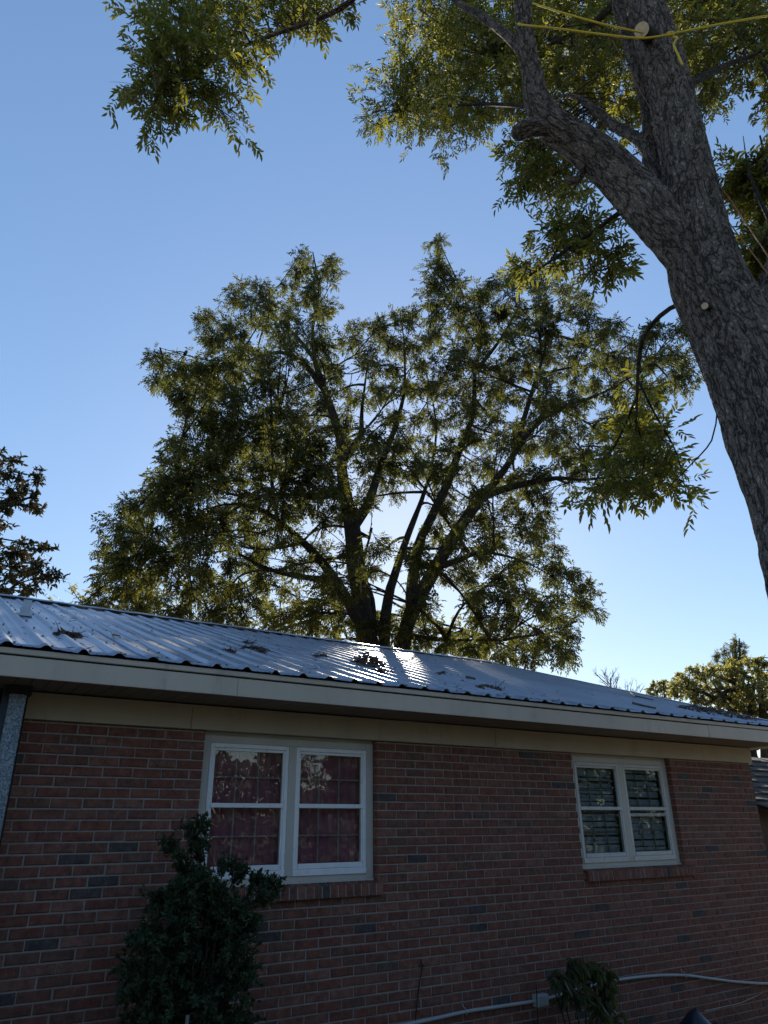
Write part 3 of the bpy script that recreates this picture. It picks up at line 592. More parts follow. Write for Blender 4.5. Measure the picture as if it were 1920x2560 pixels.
CENTRE = [
 (7.34,16.45,13.34,0.67),(9.36,13.86,11.79,0.45),(19.94,9.49,19.18,0.71),(14.55,10.63,19.97,0.65),(12.35,9.27,7.20,0.49),(4.52,18.41,9.94,0.48),
 (13.10,10.83,16.58,0.53),(9.33,9.72,8.67,0.37),(18.01,6.41,14.15,0.29),(17.48,9.12,14.54,0.50),(14.50,11.27,17.37,0.69),(15.43,14.38,13.82,0.56),
 (5.46,13.78,7.40,0.47),(15.63,7.15,11.07,0.46),(3.95,13.00,7.69,0.44),(15.86,9.50,7.69,0.49),(3.78,16.76,9.88,0.29),(8.73,13.92,7.63,0.46),
 (9.03,9.63,11.16,0.40),(12.57,8.95,10.73,0.46),(9.26,8.46,11.88,0.50),(7.16,17.09,18.15,0.73),(12.28,17.30,14.31,0.54),(15.75,12.98,15.53,0.70),
 (18.21,13.52,18.94,0.76),(18.03,13.20,11.16,0.64),(14.32,10.55,6.51,0.35),(7.68,16.92,15.23,0.62),(18.58,9.36,18.99,0.53),(5.68,15.18,14.12,0.53),
 (16.40,10.40,21.69,0.62),(8.46,14.86,16.67,0.52),(19.03,9.45,15.30,0.66),(4.95,14.41,15.12,0.49),(12.46,12.20,19.34,0.66),(14.84,7.59,7.51,0.52),
 (21.19,11.73,19.12,0.77),(4.51,16.46,16.96,0.43),(10.57,18.06,17.47,0.56),(17.64,5.52,16.41,0.40),(14.18,8.40,7.64,0.41),(16.42,6.26,10.85,0.52),
 (10.33,18.23,21.12,0.72),(5.06,11.79,10.85,0.48),(18.07,8.39,19.50,0.49),(15.58,8.77,6.84,0.27),(6.67,13.41,16.31,0.47),(5.08,17.19,12.87,0.39),
 (15.68,9.78,15.45,0.53),(7.97,10.39,7.63,0.43),(8.85,12.82,12.92,0.57),(12.61,7.46,12.00,0.45),(10.74,14.08,15.30,0.61),(4.89,14.51,8.11,0.43),
 (16.82,10.75,13.03,0.61),(3.57,16.36,8.01,0.32),(12.86,8.80,7.55,0.52),(13.89,7.01,11.44,0.46),(13.78,8.08,6.32,0.36),(8.28,18.08,12.98,0.62),
 (15.20,8.29,14.26,0.58),(14.07,6.93,16.92,0.48),(15.22,16.99,16.93,0.78),(6.30,15.63,12.05,0.58),(20.79,7.10,17.29,0.57),(6.44,13.19,16.99,0.60),
 (13.24,12.45,14.26,0.65),(11.01,15.55,10.65,0.52),(13.40,8.03,9.48,0.47),(14.79,10.10,7.87,0.47),(19.21,7.28,17.58,0.56),(20.57,9.34,18.20,0.54),
 (10.89,11.67,17.94,0.47),(8.31,10.87,11.18,0.53),(15.66,10.81,21.42,0.74),(7.37,12.79,9.87,0.53),(9.58,20.02,11.41,0.72),(13.50,15.44,18.40,0.58),
 (17.69,13.47,14.35,0.55),(5.60,14.10,10.39,0.43),(5.95,11.33,13.00,0.54),(14.37,12.17,21.09,0.74),(9.67,13.54,19.02,0.57),(14.93,13.93,21.32,0.80),
 (15.22,14.26,12.80,0.70),(9.27,16.83,8.70,0.61),(17.85,14.10,16.16,0.74),(11.83,11.47,6.84,0.26),(14.83,8.22,14.93,0.48),(18.32,9.49,20.98,0.66),
 (16.38,9.85,17.71,0.54),(6.69,10.83,9.91,0.36),(7.55,11.46,9.39,0.41),(17.34,11.44,10.54,0.53),(11.63,13.09,18.01,0.62),(7.33,20.73,11.82,0.68),
 (12.18,9.70,9.33,0.46),(10.74,12.86,7.44,0.44),(9.75,15.47,23.09,0.69),(13.72,9.54,17.12,0.58),(18.13,4.97,16.27,0.35),(15.25,14.89,17.26,0.77),
 (14.20,11.80,11.52,0.50),(6.73,17.25,17.11,0.72),(9.89,13.44,21.45,0.55),(4.76,12.30,8.08,0.40),(14.53,14.74,18.20,0.68),(14.50,6.16,14.35,0.43),
 (6.29,12.21,7.79,0.45),(10.16,9.10,11.02,0.41),(6.25,14.32,8.86,0.53),(16.87,10.23,6.51,0.31),(17.49,11.16,9.59,0.50),(6.85,13.76,18.45,0.54),
 (15.65,10.97,7.45,0.55),(4.95,17.61,11.17,0.49),(11.31,8.07,7.34,0.37),(7.58,10.97,8.37,0.45),(14.45,13.19,7.47,0.58),(11.15,15.30,8.41,0.56),
 (15.62,6.18,13.42,0.56),(18.76,7.91,14.56,0.66),(9.63,15.32,18.01,0.55),(8.47,10.99,13.83,0.56),(10.38,9.43,8.54,0.43),(6.31,15.14,8.36,0.47),
 (13.26,18.15,13.92,0.77),(15.42,6.33,11.16,0.54),(14.63,11.75,16.66,0.52),(6.19,16.61,19.80,0.37),(7.46,14.69,10.29,0.47),(8.65,14.77,21.16,0.54),
 (7.49,18.72,16.33,0.55),(14.70,8.95,17.60,0.55),(20.30,10.07,15.24,0.62),(14.39,14.03,18.95,0.59),(14.89,13.99,20.27,0.69),(8.74,18.70,19.41,0.78),
 (15.54,8.30,17.32,0.57),(8.31,17.24,14.59,0.70),(8.84,12.40,7.43,0.47),(5.73,18.23,12.29,0.50),(10.63,19.24,23.26,0.77),(16.35,11.61,18.18,0.52),
 (11.09,12.87,11.85,0.54),(12.42,8.79,8.65,0.53),(10.39,14.68,11.66,0.54),(6.85,16.31,7.79,0.36),(12.69,11.32,20.33,0.50),(5.00,15.26,7.62,0.35),
 (12.21,11.89,8.21,0.59),(12.81,6.20,11.56,0.42),(5.24,10.97,8.31,0.38),(16.29,14.37,10.70,0.62),(14.11,16.39,15.52,0.61),(7.84,16.00,8.26,0.45),
 (17.90,7.47,12.94,0.45),(7.24,15.92,21.06,0.43),(18.56,6.63,12.32,0.33),(15.99,9.66,10.50,0.32),(14.15,10.73,7.24,0.56),(14.36,12.01,7.14,0.53),
 (17.21,12.08,13.18,0.63),(12.37,9.26,16.07,0.56),(9.53,18.27,10.30,0.54),(13.15,10.96,21.27,0.49),(10.99,19.24,16.94,0.64),(20.35,7.88,17.43,0.51),
 (4.85,14.38,12.11,0.43),(9.31,10.66,12.41,0.48),(5.51,17.25,10.72,0.50),(15.68,11.56,11.58,0.48),(6.68,11.74,16.29,0.43),(8.65,16.74,15.25,0.65),
 (14.17,10.98,15.18,0.54),(18.70,12.74,15.44,0.61),(17.48,13.35,17.49,0.78),(18.98,10.86,19.40,0.75),(14.33,10.04,8.72,0.52),(16.58,15.23,16.42,0.59),
 (11.38,13.95,16.38,0.64),(15.60,14.27,17.71,0.68),(10.18,19.63,15.52,0.76),(13.82,18.22,11.38,0.75),(16.42,9.35,20.79,0.72),(6.45,16.02,18.24,0.51),
 (18.73,7.12,13.48,0.56),(4.28,14.00,8.64,0.50),(11.52,15.78,14.76,0.72),(9.33,14.16,20.29,0.62),(13.09,13.23,18.81,0.69),(17.46,11.49,16.00,0.53),
 (4.61,16.87,8.04,0.33),(17.08,6.13,14.40,0.44),(15.11,14.08,18.42,0.55),(17.41,10.01,9.53,0.36),(7.77,11.44,11.39,0.49),(20.16,6.21,15.86,0.41),
 (6.41,14.37,10.60,0.47),(16.84,9.27,12.10,0.30),(10.30,12.70,17.76,0.61),(6.59,10.95,14.56,0.50),(13.87,13.44,7.92,0.61),(13.76,10.20,10.16,0.53),
 (9.89,13.41,16.88,0.60),(17.20,7.62,11.48,0.40),(17.88,11.49,21.77,0.62),(20.59,7.44,16.53,0.59),(14.61,6.68,13.24,0.45),(10.98,9.31,8.24,0.48),
 (8.70,12.91,14.88,0.46),(11.64,12.60,7.55,0.55),(9.92,12.96,8.36,0.41),(7.60,14.04,14.49,0.55),(7.33,17.37,14.67,0.54),(8.94,12.53,16.96,0.55),
 (18.08,9.58,13.83,0.68),(8.90,14.65,8.93,0.45),(17.81,7.08,17.53,0.47),(11.82,13.33,14.29,0.61),(12.33,9.03,16.84,0.49),(16.07,10.00,11.33,0.37),
 (8.76,12.85,13.65,0.51),(8.13,15.75,7.63,0.33),(5.06,14.19,14.20,0.42),(4.70,16.19,15.89,0.42),(5.20,15.23,13.28,0.43),(10.20,19.71,12.01,0.65),
 (6.52,18.78,13.14,0.56),(14.85,10.11,19.04,0.65),(12.94,11.30,12.85,0.62),(14.89,10.10,6.48,0.45),(4.91,17.54,12.29,0.44),(12.69,9.99,11.99,0.46),
 (8.03,15.07,20.26,0.72),(14.93,9.04,20.09,0.48),(9.53,16.79,14.90,0.72),(6.68,14.72,18.24,0.50),(7.29,15.32,11.25,0.55),(7.47,17.63,11.09,0.48),
 (4.03,14.95,9.67,0.51),(17.48,4.80,14.69,0.45),(11.22,11.60,16.04,0.46),(16.92,13.39,20.80,0.74),(6.25,13.85,13.39,0.52),(11.41,16.85,11.00,0.66),
 (5.19,10.57,9.85,0.47),(14.88,12.00,16.22,0.53),(9.86,11.36,10.73,0.51),(8.04,9.19,10.54,0.37),(11.36,12.06,7.07,0.35),(17.35,15.76,12.88,0.78),
 (9.82,15.50,8.69,0.44),(12.27,15.83,8.54,0.66),(17.36,13.51,12.05,0.58),(15.44,7.39,17.40,0.53),(5.50,13.77,8.78,0.54),(6.40,17.04,14.08,0.53),
 (6.35,9.93,11.50,0.37),(7.47,11.40,15.26,0.42),(8.53,13.18,9.99,0.55),(19.44,8.99,17.76,0.56),(17.33,5.65,16.34,0.44),(7.97,16.63,10.12,0.62),
 (6.65,17.32,19.11,0.61),(19.06,7.22,13.64,0.50),(12.47,10.87,12.10,0.54),(15.74,14.09,16.64,0.58),(19.50,9.86,17.24,0.62),(7.12,12.28,14.61,0.55),
 (15.70,13.90,18.31,0.77),(12.25,7.33,8.10,0.42),(9.61,13.67,18.29,0.52),(9.35,15.71,22.71,0.41),(14.15,11.63,6.85,0.33),(4.75,16.50,8.57,0.46),
 (17.76,11.39,10.12,0.67),(5.68,12.97,10.02,0.51),(14.29,17.03,18.94,0.80),(14.36,7.72,13.80,0.55),(14.01,10.17,18.54,0.53),(17.52,7.83,11.63,0.34),
 (6.56,13.38,15.07,0.50),(15.89,13.78,10.24,0.63),(13.05,12.42,15.23,0.53),(12.84,9.83,18.48,0.62),(16.69,12.12,7.50,0.57),(14.41,7.61,17.62,0.60),
 (21.96,9.93,18.95,0.60),(7.66,16.47,18.77,0.52),(5.45,14.48,7.40,0.33),(11.83,11.86,7.50,0.41),(11.20,15.59,18.25,0.68),(17.78,5.07,16.04,0.53),
 (14.02,10.48,9.09,0.44),(5.51,15.32,8.26,0.52),(18.35,6.62,11.70,0.38),(9.87,15.50,12.16,0.55),(5.72,15.99,15.22,0.41),(10.86,19.46,15.35,0.70),
 (14.63,13.94,20.21,0.57),(12.62,11.88,7.18,0.47),(14.08,9.91,14.13,0.60),(4.18,12.35,8.89,0.44),(16.19,7.10,17.18,0.60),(12.23,10.46,20.28,0.58),
 (8.87,17.62,12.01,0.70),(18.60,12.21,19.04,0.71),(5.80,18.42,9.77,0.65),(19.88,9.91,14.03,0.51),(8.37,12.13,11.39,0.51),(8.73,15.24,7.62,0.33),
 (14.11,11.17,13.88,0.65),(12.67,7.94,10.07,0.44),(16.69,10.56,18.50,0.70),(12.29,16.86,12.71,0.60),(14.69,10.57,7.54,0.54),(15.62,9.82,10.11,0.57),
 (8.33,12.47,14.88,0.51),(13.19,7.85,17.57,0.58),(14.53,8.74,7.40,0.47),(15.01,12.49,12.58,0.48),(14.86,9.89,16.34,0.63),(14.28,9.14,7.99,0.51),
 (5.70,11.78,7.63,0.36),(7.54,13.20,8.77,0.52),(10.26,12.45,9.67,0.59),(7.57,14.31,20.03,0.59),(18.81,8.24,18.65,0.57),(9.41,10.20,12.25,0.45),
 (12.43,10.85,19.05,0.56),(12.74,11.62,15.96,0.60),(19.11,6.80,15.29,0.48),(6.42,18.67,12.40,0.63),(11.43,10.63,17.55,0.50),(20.95,10.21,15.37,0.60),
 (12.37,16.23,20.48,0.76),(11.37,17.44,17.70,0.59),(15.46,4.47,13.88,0.38),(7.36,11.46,17.08,0.43),(15.84,7.81,12.36,0.43),(6.60,17.20,17.94,0.53),
 (17.00,9.56,8.46,0.57),(4.83,14.55,11.47,0.55),(11.89,8.65,14.92,0.45),(5.67,10.75,12.51,0.38),(7.34,17.98,17.65,0.62),(9.70,18.26,21.12,0.63),
 (10.37,13.98,8.96,0.47),(9.65,13.18,11.93,0.46),(6.41,13.27,7.27,0.48),(5.63,13.93,9.68,0.56),(12.57,10.69,6.94,0.45),(13.95,7.73,16.53,0.49),
 (11.86,14.07,13.77,0.66),(20.72,11.75,19.89,0.62),(5.36,11.47,11.01,0.41),(14.31,9.36,12.98,0.49),(16.67,9.19,12.57,0.56),(20.04,6.52,15.55,0.43),
 (17.40,15.11,9.78,0.69),(14.92,11.62,11.36,0.58),(19.20,8.00,12.62,0.55),(14.22,8.29,6.49,0.49),(12.87,8.89,7.78,0.45),(11.38,10.11,12.08,0.51),
 (16.23,12.82,17.95,0.71),(9.94,13.36,21.11,0.48),(8.30,16.87,9.13,0.54),(19.11,13.82,17.37,0.69),(14.66,16.97,15.59,0.65),(8.35,10.79,12.14,0.52),
 (6.70,13.35,11.97,0.57),(11.56,15.46,15.76,0.62),(13.65,6.00,12.66,0.45),(11.99,13.46,19.18,0.56),(8.09,15.32,12.73,0.47),(9.27,16.99,8.78,0.49),
 (20.04,9.21,16.32,0.64),(19.64,8.07,15.83,0.66),(18.59,10.32,15.22,0.60),(5.84,16.75,16.61,0.59),(17.34,5.89,11.83,0.33),(16.32,11.92,16.96,0.70),
 (13.55,9.46,18.76,0.62),(10.20,13.95,19.98,0.54),(9.60,16.62,16.65,0.54),(7.12,13.60,7.35,0.43),(11.54,10.15,7.51,0.53),(16.28,14.39,14.95,0.75),
 (5.34,16.01,13.63,0.47),(13.42,9.36,15.99,0.58),(4.95,12.88,11.06,0.40),(4.53,18.24,9.98,0.53),(6.47,9.89,9.61,0.35),(11.73,7.76,10.32,0.45),
 (12.32,12.85,15.31,0.49),(16.18,9.15,13.45,0.51),(4.02,16.96,8.08,0.36),(14.64,7.86,13.12,0.52),(13.37,10.52,20.21,0.59),(13.82,16.67,14.54,0.75),
 (17.46,7.04,13.63,0.43),(15.22,5.28,11.15,0.52),(5.59,16.78,17.53,0.59),(14.52,9.35,6.17,0.27),(4.41,15.30,15.39,0.31),(16.14,7.54,11.31,0.52),
 (16.61,11.51,13.53,0.65),(12.77,11.53,10.55,0.58),(10.25,15.44,7.95,0.60),(13.99,10.86,9.94,0.46),(18.97,11.41,19.66,0.55),(5.69,15.56,18.48,0.47),
 (13.20,14.17,19.39,0.74),(8.73,16.46,10.70,0.57),(15.21,9.34,13.31,0.54),(5.76,10.74,8.63,0.43),(13.51,10.76,18.46,0.64),(15.54,10.52,18.74,0.62),
 (12.10,10.49,15.98,0.50),(15.03,11.39,6.66,0.31),(11.69,13.44,7.86,0.47),(14.13,17.56,11.11,0.66),(8.64,12.70,19.32,0.64),(4.31,16.88,11.54,0.31),
 (15.21,10.00,10.98,0.49),(9.74,11.20,7.94,0.51),(11.38,18.90,17.36,0.70),(11.69,19.32,11.35,0.65),(13.42,10.13,7.28,0.51),(15.68,14.46,12.91,0.55),
 (7.81,11.52,16.52,0.50),(5.25,16.23,8.07,0.56),(15.59,8.42,17.38,0.59),(13.45,13.97,17.56,0.56),(16.78,7.71,18.97,0.39),(14.56,8.50,11.79,0.57),
 (13.70,7.45,7.56,0.44),(10.05,11.18,15.45,0.56),(8.21,13.36,10.63,0.49),(6.62,14.90,19.53,0.53),(5.49,18.47,12.31,0.62),(9.89,13.90,8.30,0.45),
 (16.37,9.63,6.74,0.42),(19.44,9.89,15.14,0.55),(12.51,13.03,14.32,0.63),(15.45,7.20,16.04,0.52),(15.42,11.71,13.69,0.55),(15.10,9.01,10.54,0.41),
 (17.48,10.11,17.31,0.62),(7.52,13.71,18.19,0.50),(6.98,17.19,8.89,0.59),(20.56,9.02,18.83,0.75),(13.66,12.07,23.36,0.41),(5.40,13.29,10.77,0.53),
 (16.06,10.34,12.10,0.61),(7.96,17.09,14.92,0.59),(8.71,16.72,18.79,0.57),(15.32,9.77,19.03,0.58),(12.08,13.78,10.74,0.51),(7.43,18.63,17.08,0.59),
 (8.66,13.09,12.74,0.58),(14.29,14.83,11.17,0.58),(11.39,16.81,19.96,0.61),(15.57,8.74,7.19,0.29),(4.23,15.24,16.27,0.37),(4.07,16.88,8.86,0.46),
 (10.45,14.26,7.55,0.45),(16.19,8.18,19.60,0.34),(11.76,9.95,14.51,0.52),(9.57,12.02,7.20,0.40),(7.46,18.59,14.75,0.62),(17.38,9.02,15.23,0.53),
 (17.09,10.55,7.48,0.50),(16.88,9.78,19.11,0.70),(12.82,15.80,14.22,0.54),(18.83,9.54,16.82,0.55),(11.05,8.30,11.58,0.41),(6.92,16.20,14.44,0.63),
 (5.41,11.09,7.75,0.36),(7.91,9.69,7.77,0.34),(16.06,7.39,17.61,0.62),(8.76,18.12,9.57,0.60),(13.86,10.08,17.43,0.60),(9.45,18.32,11.15,0.71),
 (14.80,10.63,16.93,0.51),(5.31,17.69,16.96,0.53),(15.15,10.92,10.27,0.48),(13.13,6.84,12.58,0.50),(11.93,13.46,8.03,0.60),(6.36,16.12,18.37,0.70),
 (16.00,9.87,21.05,0.72),(17.92,7.29,12.71,0.54),(13.76,11.43,6.99,0.50),(14.07,12.72,19.45,0.54),(15.77,14.63,13.87,0.54),(20.61,7.10,17.47,0.62),
 (16.88,10.34,10.47,0.41),(12.87,10.17,15.86,0.57),(11.21,8.24,9.19,0.46),(15.24,8.99,12.04,0.54),(16.08,9.13,17.20,0.61),(4.36,15.78,10.96,0.53),
 (14.82,11.68,21.62,0.47),(5.43,14.94,11.28,0.55),(16.74,9.69,7.87,0.34),(14.09,10.06,8.76,0.46),(15.74,12.73,7.45,0.48),(17.85,6.94,14.27,0.53),
 (13.16,14.25,19.63,0.64),(8.01,18.21,12.69,0.63),(7.26,10.76,8.76,0.37),(12.17,12.76,17.35,0.67),(16.46,10.43,12.09,0.43),(4.01,15.63,7.92,0.51),
 (13.56,14.17,21.10,0.66),(15.45,10.58,11.57,0.48),(18.80,7.04,16.48,0.62),(17.73,9.95,8.95,0.55),(13.16,14.15,7.81,0.45),(12.74,17.38,13.23,0.65),
 (5.50,14.75,15.05,0.47),(8.79,13.09,8.18,0.42),(5.03,12.91,8.01,0.38),(5.14,17.73,17.93,0.54),(5.88,17.78,10.86,0.57),(6.06,18.21,13.51,0.57),
 (11.77,6.65,7.03,0.33),(6.28,11.99,15.23,0.47),(16.34,7.62,11.32,0.41),(15.00,12.89,16.12,0.63),(5.18,14.30,13.16,0.40),(16.27,12.93,16.79,0.54),
 (10.14,19.36,16.37,0.69),(19.01,12.12,15.71,0.71),(19.14,9.07,15.48,0.51),(12.38,15.47,9.29,0.59),(16.26,11.02,18.21,0.68),(16.29,5.63,10.98,0.48),
 (19.49,8.80,19.37,0.70),(7.75,12.29,14.45,0.43),(7.94,20.42,13.26,0.64),(12.55,14.35,20.43,0.65),(5.97,12.49,10.94,0.42),(13.24,18.23,16.75,0.76),
 (11.46,8.61,8.62,0.38),(8.89,9.16,11.91,0.47),(9.08,18.33,13.22,0.57),(15.55,12.61,15.36,0.65),(5.37,19.03,11.67,0.62),(18.08,7.57,11.56,0.40),
 (8.28,9.73,13.76,0.40),(8.28,15.74,8.16,0.49),(5.19,18.76,10.80,0.63),(6.42,17.05,17.74,0.50),(9.69,8.15,10.63,0.44),(9.58,15.44,7.80,0.35),
 (5.83,17.84,8.98,0.47),(7.70,16.94,8.66,0.51),(13.91,9.75,7.43,0.52),(10.13,19.57,15.47,0.67),(3.84,15.55,9.35,0.44),(10.80,14.68,22.88,0.44),
 (7.63,17.41,18.30,0.70),(7.67,17.22,11.23,0.58),(16.33,12.08,21.79,0.61),(14.91,15.15,8.86,0.60),(12.05,7.35,11.82,0.38),(17.27,15.09,10.82,0.53),
 (15.89,11.92,6.99,0.43),(4.74,14.13,8.45,0.43),(12.24,15.86,11.10,0.68),(9.51,17.14,12.39,0.53),(19.65,6.43,15.81,0.52),(18.40,14.77,15.45,0.81),
 (8.03,16.48,10.07,0.52),(16.75,7.09,15.97,0.59),(15.69,8.41,14.70,0.57),(15.08,9.89,19.12,0.50),(3.83,15.78,8.80,0.39),(11.33,17.39,18.70,0.57),
 (17.09,10.83,9.95,0.62),(13.47,6.59,13.63,0.39),(8.30,16.23,11.34,0.51),(13.95,10.60,9.76,0.42),(9.39,15.63,22.53,0.46),(6.07,14.95,7.65,0.53),
 (6.80,15.40,19.74,0.49),(17.92,14.66,13.25,0.63),(12.96,9.71,18.29,0.48),(9.82,14.33,7.66,0.43),(14.55,17.64,19.63,0.65),(15.15,8.88,6.24,0.47),
 (13.04,10.40,17.01,0.66),(13.91,5.86,11.32,0.38),(8.64,16.40,15.85,0.52),(19.23,8.43,16.59,0.65),(7.69,15.66,21.30,0.34),(17.76,6.05,16.73,0.39),
 (15.94,15.37,12.03,0.70),(9.61,8.45,11.31,0.37),(11.99,14.28,7.59,0.29),(16.31,9.32,9.01,0.43),(4.53,15.60,8.33,0.43),(6.45,16.84,10.29,0.50),
 (16.44,8.61,12.35,0.50),(13.35,12.00,21.16,0.74),(10.61,15.63,21.24,0.71),(12.91,9.67,7.89,0.47),(16.13,6.62,11.12,0.52),(8.23,12.53,18.63,0.49),
 (10.59,9.90,14.27,0.42),(8.82,9.14,7.87,0.40),(10.64,15.24,8.67,0.59),(6.49,15.88,16.15,0.51),(6.81,14.69,7.36,0.34),(9.13,10.97,11.11,0.45),
 (19.24,13.83,16.83,0.79),(20.08,11.42,19.07,0.71),(10.78,15.99,15.82,0.67),(12.69,7.47,13.32,0.44),(16.52,11.41,7.17,0.50),(13.71,13.61,19.38,0.61),
 (8.79,11.28,9.73,0.38),(15.42,6.85,11.54,0.39),(7.32,14.38,18.60,0.50),(12.58,11.15,6.73,0.32),(9.32,12.61,17.14,0.61),(3.50,15.48,9.97,0.27),
 (14.53,9.52,12.01,0.57),(7.34,15.44,16.04,0.54),(20.49,11.39,20.80,0.57),(4.54,14.11,10.85,0.45),(8.08,9.92,9.89,0.48),(6.48,12.88,12.32,0.47),
 (14.42,8.87,9.83,0.54),(8.61,13.06,15.92,0.51),(6.57,14.58,17.91,0.57),(12.82,8.49,14.04,0.42),(6.74,10.56,15.73,0.56),(14.47,7.10,11.85,0.40),
 (13.20,10.23,14.97,0.56),(11.17,19.10,16.13,0.58),(8.87,13.49,11.02,0.55),(19.74,7.84,14.37,0.52),(14.30,12.85,21.12,0.57),(15.05,16.91,18.00,0.83),
 (17.05,9.64,20.82,0.67),(16.75,11.30,7.84,0.58),(13.65,13.26,18.13,0.54),(12.41,8.96,10.70,0.43),(6.99,10.20,11.82,0.44),(9.81,18.31,10.10,0.64),
 (12.33,17.37,10.08,0.60),(5.96,11.76,12.52,0.49),(6.11,9.89,13.71,0.49),(8.68,13.53,21.62,0.42),(13.98,16.84,16.30,0.57),(12.54,16.75,18.18,0.64),
 (6.33,16.61,19.76,0.44),(12.53,7.16,15.26,0.47),(16.73,8.76,7.84,0.28),(14.62,12.91,24.42,0.60),(10.15,15.29,12.92,0.55),(11.26,17.12,11.61,0.59),
 (17.81,6.09,14.41,0.47),(17.28,14.82,15.29,0.58),(12.36,14.81,18.58,0.66),(16.11,15.60,17.48,0.58),(3.40,15.29,7.53,0.24),(11.09,10.36,8.66,0.53),
 (10.00,9.74,11.23,0.52),(9.34,15.46,13.10,0.53),(10.32,17.01,10.57,0.52),(6.86,9.81,14.48,0.51),(7.42,18.80,9.69,0.55),(5.80,16.43,7.84,0.36),
 (5.04,12.13,10.80,0.43),(9.81,20.03,20.33,0.73),(12.98,7.31,7.01,0.35),(14.81,10.72,19.12,0.67),(5.99,16.66,11.11,0.56),(18.46,7.30,17.10,0.55),
 (12.17,17.78,18.08,0.67),(9.27,13.37,20.64,0.68),(16.22,15.12,10.59,0.66),(13.37,12.15,13.07,0.61),(11.55,14.47,19.96,0.45),(14.73,16.71,14.59,0.75),
 (8.86,15.23,8.18,0.60),(14.93,8.84,15.83,0.49),(6.16,14.83,14.49,0.46),(13.14,12.97,12.92,0.52),(9.41,12.79,12.40,0.47),(7.26,12.93,18.32,0.52),
 (16.09,7.78,18.83,0.46),(5.17,17.16,8.13,0.40),(10.36,9.14,8.81,0.42),(13.06,10.85,20.94,0.63),(9.32,11.40,13.19,0.42),(15.17,10.13,9.33,0.56),
 (18.53,5.39,16.79,0.30),(5.35,15.23,12.86,0.60),(12.41,9.19,7.10,0.46)]+[
 (5.33,12.43,9.71,0.51),(4.29,12.16,8.86,0.49),(3.87,12.68,9.07,0.42),(6.68,11.77,14.31,0.44),(6.21,12.55,11.86,0.53),(6.50,12.19,10.96,0.44),
 (4.55,11.87,13.04,0.51),(8.03,10.79,9.96,0.29),(7.17,11.60,13.87,0.43),(6.66,12.01,13.69,0.46),(4.26,12.10,13.30,0.43),(4.21,12.26,7.75,0.33),
 (6.53,11.72,9.63,0.29),(5.57,11.85,8.79,0.27),(6.01,12.06,14.41,0.42),(5.03,12.62,9.50,0.43),(7.84,10.73,11.26,0.50),(6.64,11.91,10.18,0.50),
 (7.13,10.77,12.88,0.42),(3.78,12.39,8.09,0.43),(7.81,11.33,13.01,0.41),(7.29,12.14,11.33,0.53),(8.02,11.06,12.07,0.49),(6.04,11.80,9.39,0.28),
 (5.60,11.75,9.28,0.41),(5.44,12.44,14.28,0.47),(6.91,11.26,10.43,0.45),(4.16,12.18,8.45,0.41),(4.87,12.25,11.72,0.43),(5.16,12.18,8.95,0.39),
 (6.46,11.41,11.15,0.47),(4.50,12.29,11.06,0.32),(6.09,11.40,11.65,0.43),(5.78,11.43,12.25,0.38),(5.86,11.58,13.17,0.52),(6.98,11.85,12.80,0.56),
 (5.31,12.36,10.80,0.50),(5.39,12.04,11.14,0.39),(5.52,12.43,11.99,0.48),(8.36,10.93,11.88,0.46),(5.16,12.14,12.47,0.54),(3.58,12.23,8.54,0.39),
 (5.07,12.21,14.51,0.53),(5.99,10.86,12.08,0.51),(8.03,11.20,10.92,0.47),(6.04,11.50,10.22,0.37),(5.77,11.59,9.66,0.49),(3.48,12.30,7.79,0.44),
 (4.69,11.97,8.43,0.43),(5.67,12.00,13.86,0.39),(8.23,10.89,12.69,0.32),(4.47,12.10,8.09,0.34),(8.41,10.75,10.68,0.48),(5.80,12.53,12.60,0.45),
 (8.47,10.51,11.36,0.28),(7.15,10.47,11.05,0.50),(3.66,12.62,9.60,0.40),(7.14,10.82,11.86,0.45),(7.22,12.21,12.46,0.54),(4.95,12.19,10.27,0.38),
 (4.36,12.54,14.32,0.39),(5.19,11.25,9.92,0.39),(3.44,12.37,8.27,0.37),(5.36,11.42,12.47,0.52),(6.76,12.02,12.48,0.52),(7.47,11.36,10.01,0.25),
 (7.45,11.33,10.42,0.48),(7.16,11.41,14.51,0.29),(4.83,12.22,12.78,0.31),(4.92,12.46,10.96,0.44),(5.01,11.84,8.18,0.38),(6.06,11.89,14.93,0.38),
 (4.36,11.96,10.37,0.45),(5.60,11.54,10.87,0.50),(4.29,12.31,9.66,0.37),(3.38,12.56,9.25,0.31),(4.76,12.29,9.87,0.44),(5.08,12.07,13.47,0.55),
 (5.45,11.98,14.57,0.50),(5.94,12.67,10.94,0.40),(4.24,12.14,10.08,0.39),(4.76,12.38,14.07,0.47),(6.99,11.41,13.12,0.51),(7.73,11.03,10.36,0.40),
 (8.62,10.71,10.22,0.29)]
foliage(ct, CENTRE, [l[int(len(l)*.35):] for l in cl], PECAN, BARK_C, gC, per=56, tw=11, groups=120, spread=1.0, hang=.85, ll=.12, lw=.045, Lr=.26, k=9, droop=.4, br=.035, crown_label='backlit feathery green leaves')
